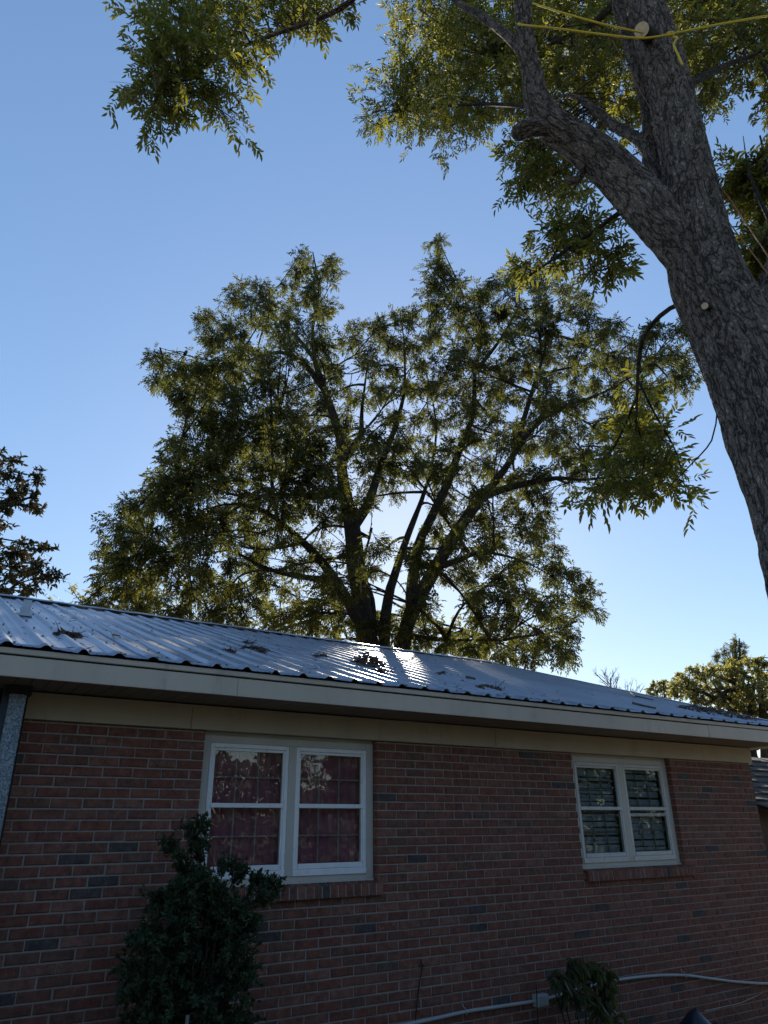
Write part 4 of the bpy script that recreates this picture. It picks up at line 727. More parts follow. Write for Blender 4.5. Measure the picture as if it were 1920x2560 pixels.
# ---------------------------------------------------------------- the big leaning tree beside the house
gF = np.random.default_rng(21)
ft = empty('pecan_tree', (5.3, -2.3, 0))
tag(ft, 'leaning pecan tree with thick grey scaly trunk and yellow rope round it', 'tree')
fspec = [
 [(5.34,-2.554,0.115,0.487),(5.458,-2.78,1.687,0.391),(5.533,-2.818,2.572,0.368),(5.595,-2.831,3.451,0.369),(5.655,-2.842,4.291,0.379),(5.693,-2.804,4.61,0.387),(5.731,-2.768,5.225,0.403),(5.747,-2.687,5.752,0.403),(5.742,-2.565,6.351,0.362),(5.757,-2.486,6.905,0.354),(5.804,-2.467,7.631,0.329),(5.88,-2.506,8.564,0.271),(5.928,-2.49,9.305,0.26),(5.973,-2.469,9.972,0.25),(6.049,-2.398,11.639,0.226),(6.154,-2.382,13.53,0.207),(6.312,-2.476,15.836,0.171)],
 [(5.741,-2.562,6.69,0.233),(5.664,-2.418,7.249,0.284),(5.527,-2.276,7.691,0.272),(5.342,-2.07,8.331,0.253),(5.206,-1.955,8.689,0.238),(5.024,-1.786,9.067,0.219),(4.856,-1.648,9.343,0.204),(4.766,-1.537,9.776,0.18),(4.754,-1.523,10.192,0.15),(4.704,-1.542,10.68,0.128),(4.678,-1.589,11.569,0.107),(4.645,-1.706,13.081,0.091),(4.307,-1.471,14.378,0.074),(3.615,-0.84,13.637,0.056),(3.158,-0.402,12.414,0.043),(2.887,-0.13,11.92,0.035),(2.466,0.186,11.617,0.029),(2.035,0.459,11.34,0.023),(1.611,0.691,10.944,0.018),(1.068,0.807,10.118,0.012)],
 [(5.875,-2.282,7.828,0.129),(5.982,-2.064,8.748,0.116),(6.076,-2.027,9.365,0.106),(6.202,-2.047,10.127,0.105),(6.273,-1.969,11.384,0.101),(6.338,-1.881,12.623,0.096),(6.564,-1.875,14.804,0.081)],
 [(6.069,-2.015,9.306,0.096),(6.181,-1.811,9.831,0.086),(6.305,-1.442,10.567,0.075),(6.507,-1.023,11.55,0.064),(6.666,-0.557,12.397,0.044),(6.704,0.198,13.147,0.03)],
 [(4.723,-1.564,10.408,0.083),(4.686,-1.443,10.829,0.085),(4.633,-1.234,11.386,0.073),(4.591,-0.901,12.114,0.066),(4.513,-0.551,12.852,0.058),(4.35,-0.019,14.091,0.044)],
 [(5.749,-2.692,5.641,0.216),(5.888,-2.749,6.011,0.204),(6.049,-2.863,6.417,0.189),(6.219,-3.009,6.872,0.174),(6.449,-3.345,7.637,0.158),(6.78,-3.762,9.03,0.126),(6.869,-4.154,10.577,0.11)],
 [(4.891,-1.693,9.24,0.101),(4.651,-1.556,9.259,0.092),(4.51,-1.47,9.217,0.101),(4.425,-1.451,9.129,0.086)],
 [(5.118,-1.83,8.765,0.054),(4.983,-1.731,8.46,0.044),(4.881,-1.681,8.472,0.04)],
 [(5.578,-2.365,6.467,0.058),(5.62,-2.238,6.672,0.034),(5.686,-1.959,6.743,0.031),(5.752,-1.691,6.69,0.03),(5.865,-1.501,6.541,0.028),(5.977,-1.312,6.172,0.02),(6.021,-1.201,5.838,0.011)],
 [(5.79,-1.936,8.443,0.059),(5.776,-1.549,8.502,0.04),(5.716,-1.292,8.464,0.034),(5.526,-0.887,8.324,0.027),(5.355,-0.542,8.193,0.015)],
 [(5.92,-1.405,6.358,0.017),(6.152,-1.39,5.984,0.015),(6.39,-1.389,5.608,0.011),(6.486,-1.353,5.167,0.006)],
 [(5.981,-1.318,6.221,0.018),(6.001,-1.005,5.878,0.016),(5.994,-0.669,5.573,0.011),(5.93,-0.436,5.251,0.007)],
 [(6.033,-1.219,5.984,0.013),(6.207,-1.117,5.632,0.011),(6.228,-0.975,5.257,0.007)],
 [(5.836,-0.635,11.457,0.046),(5.957,0.132,12.476,0.045),(5.859,1.063,13.46,0.038),(5.682,1.986,14.237,0.026),(5.366,2.457,14.488,0.015)],
 [(5.522,-2.47,5.39,0.014),(5.503,-2.436,5.298,0.009),(5.542,-2.301,5.064,0.009),(5.759,-1.887,5.031,0.008),(5.953,-1.454,4.996,0.006)],
 [(6.338,-1.881,12.623,0.085),(6.722,-1.165,13.381,0.062),(7.078,-0.275,14.445,0.049),(6.841,0.943,15.253,0.034)],
 [(6.326,-3.008,7.129,0.047),(7.037,-2.632,8.516,0.032),(7.582,-2.38,9.607,0.02),(8.342,-2.125,10.957,0.006)],
 [(6.449,-3.345,7.637,0.079),(7.029,-3.189,9.033,0.067),(7.769,-2.878,10.821,0.052),(8.491,-2.519,12.768,0.036),(9.033,-2.252,14.378,0.027)],
 [(5.977,-2.476,9.69,0.084),(6.773,-2.523,10.578,0.066),(7.678,-2.625,11.46,0.044),(8.56,-2.722,12.2,0.023)],
 [(6.775,-2.786,7.876,0.03),(7.538,-2.276,8.338,0.022),(8.018,-1.876,8.633,0.013)],
 [(6.555,-3.048,7.863,0.042),(7.471,-2.643,9.282,0.029),(8.413,-2.305,10.814,0.017)],
]
fspec = [[q[:3]+(q[3]*(.95 if i == 0 else .87 if i < 8 else .75),) for q in sp_] for i, sp_ in enumerate(fspec)]
fl_ = limbs_of(fspec, .10)
trunk_path = catmull(fspec[0], .035)
bark_obj('trunk', [limb_mesh(trunk_path, 120, lump=.035, seed=1, ridge=.017)], BARK_F, ft)
for i, s in enumerate(fspec[1:8]):
    if i in (2, 3): s = [q[:3]+(q[3]*(1-.35*j/len(s)),) for j, q in enumerate(s)]
    big = i in (0, 4)
    bark_obj('limb', [limb_mesh(catmull(s, .04), 72 if big else 36, lump=.06 if i != 5 else .12, seed=30+i, ridge=.015 if i < 3 or big else .006)], BARK_F, ft)
bark_obj('branches', [limb_mesh(l, 8, lump=.05, seed=50+i) for i, l in enumerate(fl_[8:])], BARK_C, ft)
def stub(a, b, r):
    a, b = Vector(a), Vector(b)
    o = MB().tube([a, a.lerp(b, .5), b], [r*1.25, r*1.05, r], 16).build('cut_stub', BARK_C, None, True); under(o, ft)
    d = (b-a).normalized(); c = MB().tube([b-d*.002, b+d*.008], [r*1.0, r*.97], 20).build('cut_face', CUT); c.parent = o
stub((5.967,-2.456,10.707,0.024)[:3], (5.511,-2.555,10.386,0.023)[:3], .085)
stub((5.676,-2.545,6.407,0.019)[:3], (5.257,-2.674,6.182,0.018)[:3], .030)
FSETS = [[
 (0.90,0.82,9.98,0.24),(1.09,0.88,9.89,0.25),(1.90,1.00,12.45,0.25),(2.62,0.08,11.82,0.22),(1.82,0.90,12.67,0.24),(0.94,1.02,9.87,0.22),
 (1.69,0.61,10.73,0.18),(1.26,0.28,10.18,0.22),(0.73,0.99,10.68,0.19),(1.57,0.89,11.59,0.26),(1.01,0.65,10.09,0.19),(0.78,0.81,11.44,0.22),
 (1.35,0.55,10.26,0.22),(1.14,0.80,11.97,0.15),(1.50,1.22,12.37,0.27),(3.02,0.23,12.62,0.17),(1.07,0.94,11.48,0.27),(1.43,0.39,11.43,0.26),
 (0.99,0.24,10.13,0.20),(0.82,0.54,10.46,0.24),(0.58,0.81,9.68,0.18),(2.44,0.36,11.98,0.21),(0.70,0.88,10.15,0.12),(2.07,0.45,11.71,0.18),
 (1.62,0.29,10.62,0.20),(1.11,1.07,12.02,0.23),(2.09,0.79,12.88,0.19),(0.78,0.37,10.52,0.22),(2.34,0.69,12.68,0.23),(1.89,0.45,11.13,0.15),
 (1.22,1.19,11.12,0.20),(1.20,0.86,10.26,0.23),(0.88,0.27,9.83,0.21),(1.46,0.83,10.21,0.14),(2.55,0.29,12.33,0.26),(1.70,0.53,11.33,0.23),
 (1.46,1.63,12.41,0.29),(3.02,0.12,12.84,0.15),(1.52,0.44,10.11,0.15),(0.62,0.68,10.98,0.15),(1.66,0.65,10.04,0.14),(2.40,0.64,12.03,0.15),
 (0.81,0.52,9.86,0.17),(2.83,0.23,12.75,0.21),(1.94,0.81,10.04,0.14),(0.60,1.11,11.91,0.17),(1.88,0.56,10.88,0.16),(2.42,0.44,12.72,0.17)],
[
 (9.44,-3.05,13.82,0.29),(6.42,1.86,18.25,0.43),(7.48,-1.76,12.91,0.30),(10.06,-2.38,14.82,0.41),(9.89,-2.77,13.69,0.30),(6.42,0.29,15.59,0.35),
 (9.15,-2.77,11.95,0.25),(8.51,-1.37,12.92,0.35),(9.58,-1.00,16.58,0.42),(8.57,0.18,15.31,0.50),(7.50,0.47,14.07,0.33),(8.20,-3.04,11.99,0.35),
 (6.49,-0.05,13.13,0.40),(7.50,1.69,15.85,0.41),(8.61,-0.21,15.34,0.40),(10.20,-0.41,15.77,0.38),(6.54,0.07,14.08,0.33),(7.45,0.13,16.83,0.30),
 (7.69,1.34,17.05,0.44),(8.79,-2.76,12.16,0.28),(9.49,-2.05,13.39,0.21),(6.90,2.86,16.17,0.46),(9.08,1.10,18.49,0.54),(7.95,1.09,18.53,0.47),
 (5.65,0.63,15.03,0.36),(6.75,0.95,17.38,0.33),(7.24,-0.60,14.96,0.38),(7.28,2.72,17.61,0.48),(9.84,-1.02,15.11,0.41),(9.42,-2.31,14.35,0.32),
 (8.45,-0.47,16.61,0.41),(6.65,2.53,14.98,0.48),(9.65,-2.24,13.03,0.19),(10.24,-1.26,15.58,0.42),(8.39,1.21,18.28,0.49),(5.97,1.94,15.25,0.49),
 (8.09,-0.14,13.25,0.26),(9.96,-2.12,15.85,0.31),(7.93,-1.03,12.30,0.28),(9.54,-2.41,11.94,0.22),(9.29,1.57,18.68,0.61),(7.61,-2.70,11.95,0.30),
 (5.46,1.82,15.15,0.39),(8.78,-2.03,12.85,0.20),(7.22,-1.34,12.70,0.29),(5.84,2.76,18.78,0.33),(9.44,-0.39,14.64,0.43),(8.91,-0.52,15.94,0.37),
 (6.52,1.48,14.36,0.40),(7.13,2.95,18.35,0.56),(6.43,1.40,15.76,0.48),(5.74,2.05,14.20,0.33),(5.22,2.53,15.12,0.37),(9.37,-1.42,15.53,0.37),
 (5.71,1.88,16.06,0.38),(7.52,0.10,13.48,0.25),(6.31,1.40,13.54,0.25),(9.07,-2.38,11.80,0.29),(9.07,-2.35,13.23,0.30),(9.04,-2.17,14.56,0.40),
 (7.08,0.71,13.80,0.33),(9.17,-0.55,17.31,0.37),(7.15,2.13,16.37,0.44),(9.29,-1.97,15.48,0.30),(6.92,1.52,14.27,0.26),(5.63,2.74,14.87,0.40),
 (8.16,0.15,14.05,0.33),(8.62,-0.02,14.19,0.43),(9.52,-0.02,15.33,0.42),(8.62,1.26,16.99,0.48),(6.86,1.64,18.52,0.26),(8.48,-0.14,13.15,0.23),
 (8.05,0.33,17.20,0.53),(5.46,1.80,14.32,0.34),(9.85,-2.67,13.17,0.34),(8.62,-1.10,12.86,0.34),(8.56,-0.12,17.61,0.28),(7.78,0.11,14.21,0.42),
 (6.53,2.80,18.62,0.50),(7.03,-0.55,13.84,0.39),(7.90,-1.24,13.72,0.39),(6.33,0.80,15.47,0.35),(10.66,-0.58,17.04,0.56),(8.78,-1.54,15.78,0.19),
 (6.24,2.33,18.92,0.33),(8.29,-1.32,13.66,0.35),(8.49,2.63,18.68,0.55),(9.38,-2.93,14.29,0.21),(9.33,-1.49,13.60,0.34),(7.04,0.93,15.07,0.43),
 (8.70,-1.04,15.78,0.37),(6.29,1.81,16.85,0.49),(9.19,-2.73,14.11,0.42),(8.07,-0.46,13.99,0.44),(9.38,-0.08,17.39,0.41),(5.54,2.16,16.75,0.33),
 (6.93,-1.03,13.66,0.36),(9.10,-1.44,12.76,0.18),(10.09,-1.68,14.77,0.45),(7.83,-2.40,12.83,0.38),(5.74,1.03,13.60,0.45),(10.35,0.12,16.75,0.41),
 (9.30,-1.64,15.93,0.28),(8.29,-1.45,15.42,0.21),(6.04,-0.52,13.46,0.42),(8.97,-0.04,14.09,0.41),(8.19,0.34,15.35,0.45),(8.79,-0.18,16.07,0.43),
 (6.63,1.26,17.13,0.47),(5.02,2.54,14.34,0.24),(6.77,-0.29,13.21,0.32),(5.43,2.44,15.83,0.22),(7.72,-0.45,14.56,0.37),(8.69,-3.08,12.73,0.31),
 (6.56,0.70,13.41,0.34),(8.07,0.03,17.29,0.34),(9.03,1.49,17.47,0.46),(6.20,1.70,17.27,0.44),(6.69,2.28,14.71,0.40),(8.77,0.62,15.14,0.46),
 (5.35,2.01,15.33,0.24),(8.76,-1.50,13.73,0.39),(7.01,-1.54,12.85,0.40),(5.24,0.92,13.10,0.38),(8.62,-1.21,15.56,0.38),(8.95,-0.14,16.60,0.52),
 (8.73,-2.95,11.61,0.24),(8.54,0.06,14.19,0.43),(8.10,-0.79,15.94,0.46),(7.35,-0.01,16.11,0.49),(6.92,0.15,13.58,0.41),(9.45,0.21,16.09,0.50),
 (5.75,2.59,15.35,0.38),(7.25,2.29,15.77,0.45),(7.79,-2.05,12.91,0.32),(5.12,2.28,14.39,0.35),(7.69,-1.71,12.73,0.36),(6.87,2.54,16.82,0.56),
 (8.97,0.39,15.43,0.46),(7.36,0.16,13.55,0.34),(7.45,1.89,18.66,0.46),(6.20,0.68,13.41,0.35),(7.30,1.97,17.03,0.44),(7.21,-0.26,14.68,0.34),
 (7.21,1.18,14.69,0.48),(8.53,2.63,18.43,0.48),(9.61,0.69,17.17,0.56),(9.99,-0.38,16.77,0.55),(9.79,-1.66,15.20,0.36),(6.72,0.54,15.69,0.49),
 (10.61,-2.29,14.67,0.45),(8.51,2.12,18.45,0.55),(8.39,-2.29,12.74,0.37),(8.01,-0.92,12.67,0.43),(7.03,0.55,13.70,0.36),(7.87,0.54,16.63,0.47),
 (6.23,1.48,15.64,0.48),(10.33,-2.43,14.83,0.40),(6.21,2.54,17.44,0.45),(7.72,1.54,19.11,0.38),(8.31,-1.26,12.49,0.34),(7.25,2.25,16.78,0.52),
 (5.55,2.19,17.75,0.46),(7.89,-1.16,13.29,0.33),(8.51,-2.34,12.38,0.27),(8.82,-2.08,15.01,0.27),(6.55,1.15,17.58,0.22),(8.67,0.20,17.85,0.42),
 (8.28,1.37,17.96,0.49),(9.18,-2.58,12.54,0.38),(9.50,-2.56,11.73,0.25),(7.66,0.95,18.15,0.40),(8.19,-2.82,12.61,0.31),(9.21,-2.43,12.16,0.32),
 (6.82,2.03,17.70,0.57),(9.38,-2.24,13.70,0.42),(10.07,-2.97,14.45,0.18),(8.84,-1.77,15.06,0.38),(8.33,-0.17,13.22,0.28),(9.65,-2.41,15.02,0.42),
 (9.10,-3.03,12.50,0.17),(8.53,-1.62,12.31,0.23),(5.93,1.93,17.63,0.52),(9.95,-2.49,12.55,0.27),(9.00,-3.03,13.45,0.36),(8.83,0.87,16.15,0.41),
 (5.47,1.81,14.78,0.39),(7.27,-1.60,11.79,0.34),(6.52,3.04,16.14,0.50),(10.20,-1.89,16.14,0.36),(5.88,3.03,15.32,0.40),(8.95,-3.12,12.74,0.25),
 (8.39,0.23,16.99,0.54),(8.97,-1.73,13.39,0.32),(8.04,-0.36,15.22,0.36),(8.69,-1.41,13.14,0.42),(5.73,1.68,13.51,0.29),(10.79,-1.65,16.32,0.48),
 (7.55,1.28,15.65,0.43),(8.62,-1.73,12.70,0.37),(6.95,1.53,14.31,0.28),(5.13,2.36,15.00,0.27),(7.82,-1.81,13.55,0.33),(9.71,-0.06,17.92,0.51),
 (6.73,-0.88,13.27,0.32),(7.62,-0.14,16.61,0.28),(9.60,0.14,15.43,0.47),(8.68,-0.92,16.47,0.28),(6.55,1.77,18.23,0.45),(6.25,-0.17,13.38,0.41),
 (8.45,-1.68,15.19,0.23),(8.07,-0.45,15.97,0.47),(7.60,-2.29,12.17,0.28),(8.17,-0.74,12.43,0.22),(9.43,-2.79,14.56,0.23),(9.45,-1.60,15.33,0.43),
 (8.01,2.40,18.95,0.44),(5.88,1.80,15.72,0.39),(8.10,1.10,16.88,0.53),(8.22,0.85,18.61,0.31),(6.84,2.59,18.10,0.53),(7.25,-1.72,13.18,0.33),
 (8.09,-0.44,12.29,0.19),(5.30,2.07,16.68,0.24),(9.39,-2.20,12.14,0.23),(5.38,3.02,14.86,0.24),(7.50,2.98,17.21,0.49),(9.95,-2.96,14.85,0.20),
 (8.75,-2.48,12.35,0.22),(7.21,0.34,16.32,0.40),(7.04,2.73,16.00,0.42)],
[
 (6.58,-0.20,11.26,0.22),(6.42,0.38,11.70,0.23),(6.43,-0.13,10.76,0.22),(6.80,-0.10,11.19,0.20),(6.63,0.29,11.86,0.18),(6.78,-0.30,10.85,0.21),
 (6.72,-0.17,10.75,0.16),(6.19,0.36,11.24,0.17),(6.53,0.24,11.44,0.22),(6.77,0.17,11.70,0.25),(6.39,0.07,10.85,0.23),(6.48,-0.01,11.65,0.14),
 (6.35,0.12,11.84,0.14),(6.41,0.42,11.27,0.19),(6.63,0.07,10.81,0.12),(6.82,0.11,11.45,0.23),(6.36,0.39,11.90,0.18)]+[
 (6.06,-1.06,8.09,0.12),(5.42,-0.68,8.37,0.16),(5.37,-0.50,8.33,0.12),(5.90,-1.32,8.48,0.18),(6.14,-0.82,9.17,0.21),(5.89,-1.38,8.09,0.16),
 (5.73,-0.84,8.46,0.11),(5.74,-0.60,9.11,0.13),(6.08,-0.97,8.64,0.19),(5.74,-1.19,8.86,0.18),(5.75,-0.89,8.65,0.16),(5.64,-0.50,8.87,0.15),
 (6.10,-1.27,8.06,0.11),(5.79,-0.87,8.93,0.15),(5.99,-0.92,9.48,0.13),(5.87,-1.18,8.14,0.14),(5.77,-0.62,8.72,0.17),(5.83,-0.89,9.22,0.10),
 (5.98,-1.20,8.89,0.14)],
[
 (7.79,-2.57,9.48,0.14),(7.74,-2.41,8.55,0.14),(7.98,-2.02,9.89,0.17),(8.18,-2.27,9.22,0.14),(8.33,-2.07,9.74,0.18),(7.83,-2.29,9.76,0.14),
 (7.71,-2.37,8.29,0.12),(8.19,-2.08,9.95,0.18),(7.59,-2.14,8.16,0.19),(7.88,-2.19,10.04,0.15),(7.57,-2.34,8.39,0.15),(8.22,-1.97,8.52,0.17),
 (7.93,-2.34,9.65,0.17),(8.17,-2.35,9.36,0.13),(8.06,-2.14,8.27,0.14),(8.36,-2.20,9.80,0.21),(7.79,-2.16,8.44,0.15),(8.04,-2.18,9.27,0.16),
 (8.13,-1.99,9.82,0.12),(8.10,-2.19,9.07,0.14),(7.67,-2.12,9.78,0.14),(7.86,-1.95,9.69,0.14),(7.86,-2.61,9.70,0.11),(8.10,-1.91,8.79,0.15),
 (8.02,-2.13,8.45,0.16),(8.30,-2.36,9.76,0.12),(8.07,-2.00,8.90,0.10)],
[
 (6.14,-1.36,5.67,0.12),(6.45,-1.29,5.27,0.13),(6.08,-0.83,5.30,0.13),(5.89,-0.95,5.72,0.09),(6.16,-1.08,5.24,0.12),(6.03,-1.06,5.75,0.15),
 (6.03,-1.17,5.34,0.12),(6.25,-1.22,6.54,0.13),(6.26,-0.78,6.05,0.18),(6.14,-1.25,5.31,0.16),(6.23,-1.03,6.41,0.13),(5.85,-0.85,5.32,0.10),
 (5.87,-1.07,5.48,0.14),(6.44,-1.29,5.65,0.12),(6.36,-1.03,6.33,0.16),(6.10,-0.84,5.46,0.13),(6.19,-0.86,6.18,0.12),(6.27,-1.00,6.16,0.13),
 (5.82,-0.70,5.27,0.10),(6.18,-1.26,5.11,0.09),(6.39,-1.03,5.82,0.17),(6.15,-1.37,5.41,0.14),(6.35,-1.44,5.03,0.08),(6.37,-1.24,6.47,0.10),
 (6.27,-1.11,5.91,0.15),(6.09,-1.00,5.32,0.15),(6.27,-1.42,5.78,0.14),(6.49,-0.96,5.68,0.17),(5.86,-0.52,5.23,0.12),(6.04,-1.10,5.57,0.16),
 (5.90,-0.74,5.17,0.12),(6.22,-1.43,5.30,0.12)]]
LS = [l for l in fl_]
kw = dict(leaf='compound', ll=.10, lw=.036, Lr=.22, k=9, droop=.22, fine=True, br=.016, spread=2.1, hang=.75)
foliage(ft, FSETS[0], [fl_[1][-30:]], PECAN_F, BARK_C, gF, per=26, tw=7, **kw)
foliage(ft, FSETS[1], [fl_[1][40:], fl_[2], fl_[3], fl_[4], fl_[13], fl_[15], fl_[16], fl_[17], fl_[18], fl_[5][20:]], PECAN_F, BARK_C, gF, per=34, tw=8, **kw)
foliage(ft, FSETS[2], [fl_[9], fl_[7], fl_[3]], PECAN_F, BARK_C, gF, per=20, tw=6, **kw)
foliage(ft, FSETS[3], [fl_[16], fl_[19], fl_[20]], PECAN_F, BARK_C, gF, per=30, tw=8, **kw)
foliage(ft, FSETS[4], [fl_[8][-12:], fl_[10], fl_[11], fl_[12], fl_[14][-6:]], PECAN_F, BARK_C, gF, per=9, tw=6, **kw)
# ropes
def rope(name, pts, r, mat, label, cat='rope', parent=None):
    q = catmull(pts, .03); mb = MB().tube([tuple(x) for x in q], r, 8); o = mb.build(name, mat, None, True)
    if parent is not None: under(o, parent)
    else: tag(o, label, cat)
    return o
ry = empty('yellow_rope', (5.714,-2.733,10.233,0.009)[:3]); tag(ry, 'yellow rope strung across the leaning trunk and knotted beside it', 'rope')
rope('strand', [(4.596,-1.803,11.131,0.01)[:3],(4.776,-2.039,10.792,0.01)[:3],(5.087,-2.322,10.466,0.009)[:3],(5.444,-2.536,10.327,0.009)[:3],(5.723,-2.528,10.517,0.01)[:3]], .011, ROPE_Y, '', parent=ry)
rope('strand', [(4.885,-1.525,11.433,0.01)[:3],(4.597,-1.57,11.066,0.01)[:3],(4.515,-1.674,10.826,0.01)[:3],(4.798,-1.984,10.574,0.009)[:3],(5.118,-2.276,10.358,0.009)[:3],(5.411,-2.538,10.184,0.009)[:3],(5.57,-2.668,10.165,0.009)[:3],(5.673,-2.763,10.167,0.009)[:3],(5.786,-3.01,10.032,0.009)[:3],(5.864,-3.341,9.769,0.009)[:3],(5.945,-3.744,9.419,0.008)[:3],(6.011,-4.466,8.683,0.007)[:3]], .012, ROPE_Y, '', parent=ry)
kc = Vector((5.662,-2.786,10.128,0.009)[:3]); u_, v_ = rgt, Vector((0,0,1)); kp = []
for i in range(26):
    a = i*.75; kp.append(tuple(kc+u_*.032*math.cos(a)*(1+.3*math.sin(i*.4))+v_*.024*math.sin(a)+fwd*.018*math.sin(i*1.3)-fwd*.006))
rope('knot', kp, .011, ROPE_Y, '', parent=ry)
rope('tail', [(5.654,-2.816,10.04,0.009)[:3],(5.66,-2.852,9.977,0.009)[:3],(5.637,-2.805,9.918,0.009)[:3],(5.642,-2.814,9.774,0.009)[:3],(5.649,-2.828,9.614,0.009)[:3],(5.652,-2.835,9.535,0.009)[:3]], .012, ROPE_Y, '', parent=ry)
rope('thin_rope', [(5.987,-2.725,8.004,0.008)[:3],(5.967,-2.802,7.753,0.008)[:3],(5.855,-3.044,6.764,0.007)[:3],(5.694,-3.314,5.692,0.007)[:3]], .006, ROPE_O, 'thin orange rope running from the leaning trunk, the upper of two')
rope('thin_rope', [(5.962,-2.671,7.786,0.008)[:3],(5.885,-2.742,7.538,0.008)[:3],(5.793,-3.028,6.533,0.007)[:3],(5.638,-3.309,5.551,0.007)[:3]], .006, ROPE_O, 'thin orange rope running from the leaning trunk, the lower of two')
rope('thin_rope', [(5.989,-1.88,11.474,0.011)[:3],(5.968,-1.941,11.177,0.01)[:3],(5.915,-2.149,10.129,0.01)[:3],(5.676,-2.44,8.958,0.009)[:3]], .004, ROPE_O, 'thin reddish cord hanging between two stems of the leaning tree')
# ---------------------------------------------------------------- other trees
def simple_tree(name, label, base, top, r, clumps, leafmat, bark, g, limbs_n=7, group=None, **kw):
    base = (base[0], base[1], 0); t = empty(name, base); tag(t, label, 'tree', group); b = Vector(base); tp = Vector(top)
    sp = [[tuple(b+(tp-b)*q+Vector((math.sin(q*5)*.25, math.cos(q*4)*.25-.25, 0)))+(r*(1-q*.85),) for q in (0, .2, .4, .6, .8, 1)]]
    C = np.array(clumps)
    for i in range(limbs_n):
        q = .3+.6*i/limbs_n; s = b+(tp-b)*q; c = C[int(len(C)*(i+.5)/limbs_n)]
        e = Vector(c[:3]); m = (s+e)/2+Vector((0, 0, .12*(e-s).length))
        sp.append([tuple(s)+(r*.45*(1-q*.6),), tuple(m)+(r*.28,), tuple(e)+(r*.08,)])
    L = limbs_of(sp, .5)
    bark_obj('trunk', [limb_mesh(L[0], 12, seed=3)], bark, t)
    bark_obj('limbs', [limb_mesh(l, 7, seed=4+i) for i, l in enumerate(L[1:])], bark, t)
    foliage(t, clumps, [l[len(l)//4:] for l in L], leafmat, bark, g, **kw); return t
MAG = [
 (0.07,15.59,8.50,0.36),(-0.53,15.69,10.80,0.34),(0.21,14.89,9.81,0.27),(1.42,16.22,10.77,0.35),(1.95,15.55,7.82,0.30),(0.11,15.37,7.27,0.29),
 (0.75,15.79,11.48,0.29),(2.13,14.89,7.78,0.22),(2.00,16.53,9.17,0.30),(-0.03,15.27,9.27,0.26),(1.49,15.26,11.30,0.32),(0.34,16.52,11.27,0.32),
 (0.75,16.84,10.86,0.34),(-0.09,16.55,10.44,0.31),(0.22,15.11,11.17,0.38),(0.62,16.07,11.35,0.33),(0.75,16.15,10.20,0.33),(0.93,16.42,9.55,0.36),
 (-0.03,15.20,11.56,0.26),(-0.69,16.21,11.78,0.33),(1.00,15.19,10.36,0.36),(1.55,15.53,8.56,0.27),(0.50,15.63,7.74,0.27),(1.03,15.19,11.38,0.28),
 (-0.16,15.60,8.96,0.32),(0.54,15.08,11.49,0.21),(1.10,15.77,8.64,0.34),(-0.12,14.32,10.58,0.25),(0.20,14.28,8.98,0.30),(1.98,14.75,8.89,0.29),
 (-0.03,15.00,10.38,0.27),(1.07,15.68,7.52,0.27),(0.51,16.04,9.21,0.32),(1.10,16.10,9.80,0.30),(1.71,15.99,11.37,0.26),(0.65,14.55,7.81,0.31),
 (0.84,14.58,10.52,0.36),(2.27,15.24,8.58,0.28),(1.79,16.56,8.45,0.36),(0.92,15.86,8.35,0.33),(1.88,15.74,8.49,0.29),(1.59,15.15,8.75,0.34),
 (-0.30,16.06,9.84,0.32),(1.44,15.66,10.88,0.34),(0.25,14.46,9.91,0.27),(0.50,14.43,9.12,0.34),(-0.31,15.67,9.21,0.27),(2.22,15.95,8.37,0.34),
 (-0.28,15.10,10.19,0.27),(0.63,15.67,8.76,0.27),(0.14,16.50,9.46,0.37),(1.09,14.63,10.70,0.30),(-0.35,15.56,11.35,0.35),(0.29,15.38,8.82,0.36),
 (0.30,14.57,8.28,0.30),(1.40,14.72,7.59,0.27),(1.54,14.85,9.00,0.29),(-0.28,15.24,10.71,0.34),(0.47,13.71,9.88,0.34),(1.26,14.50,7.94,0.32),
 (0.25,14.68,7.83,0.24),(1.33,15.35,8.80,0.31),(1.65,16.03,10.52,0.28),(0.39,15.90,7.39,0.21),(0.81,16.13,7.67,0.27),(0.98,15.45,7.73,0.35),
 (2.03,15.06,8.41,0.30),(-0.53,15.15,10.11,0.22),(-0.34,15.14,9.88,0.27),(2.50,15.60,8.43,0.37),(-0.16,15.13,8.48,0.25),(0.07,15.45,7.73,0.30),
 (2.36,15.47,9.14,0.29),(0.63,16.66,8.80,0.28),(1.20,15.13,7.78,0.33),(1.72,15.78,10.83,0.27),(1.24,16.07,10.47,0.28),(0.81,15.14,9.49,0.31),
 (1.26,15.12,7.43,0.25),(0.26,14.48,7.36,0.33),(-0.68,15.82,11.24,0.27),(0.50,16.53,8.28,0.33),(0.92,16.78,9.08,0.39),(0.05,14.56,10.51,0.35),
 (0.27,15.09,11.50,0.22),(1.82,15.09,10.14,0.26),(2.77,15.31,8.34,0.26),(0.93,15.02,9.91,0.33),(-0.26,15.64,11.72,0.29),(0.47,16.98,10.51,0.33)]
simple_tree('magnolia_tree', 'dark magnolia with broad glossy leaves beyond the left end of the roof', (1.526,15.441,1.89), (-0.091,15.497,11.974), .25, MAG, MAGN, BARK_C, np.random.default_rng(31), 9, per=70, tw=8, leaf='single', ll=.165, lw=.07, droop=.1, fine=True, br=.03)
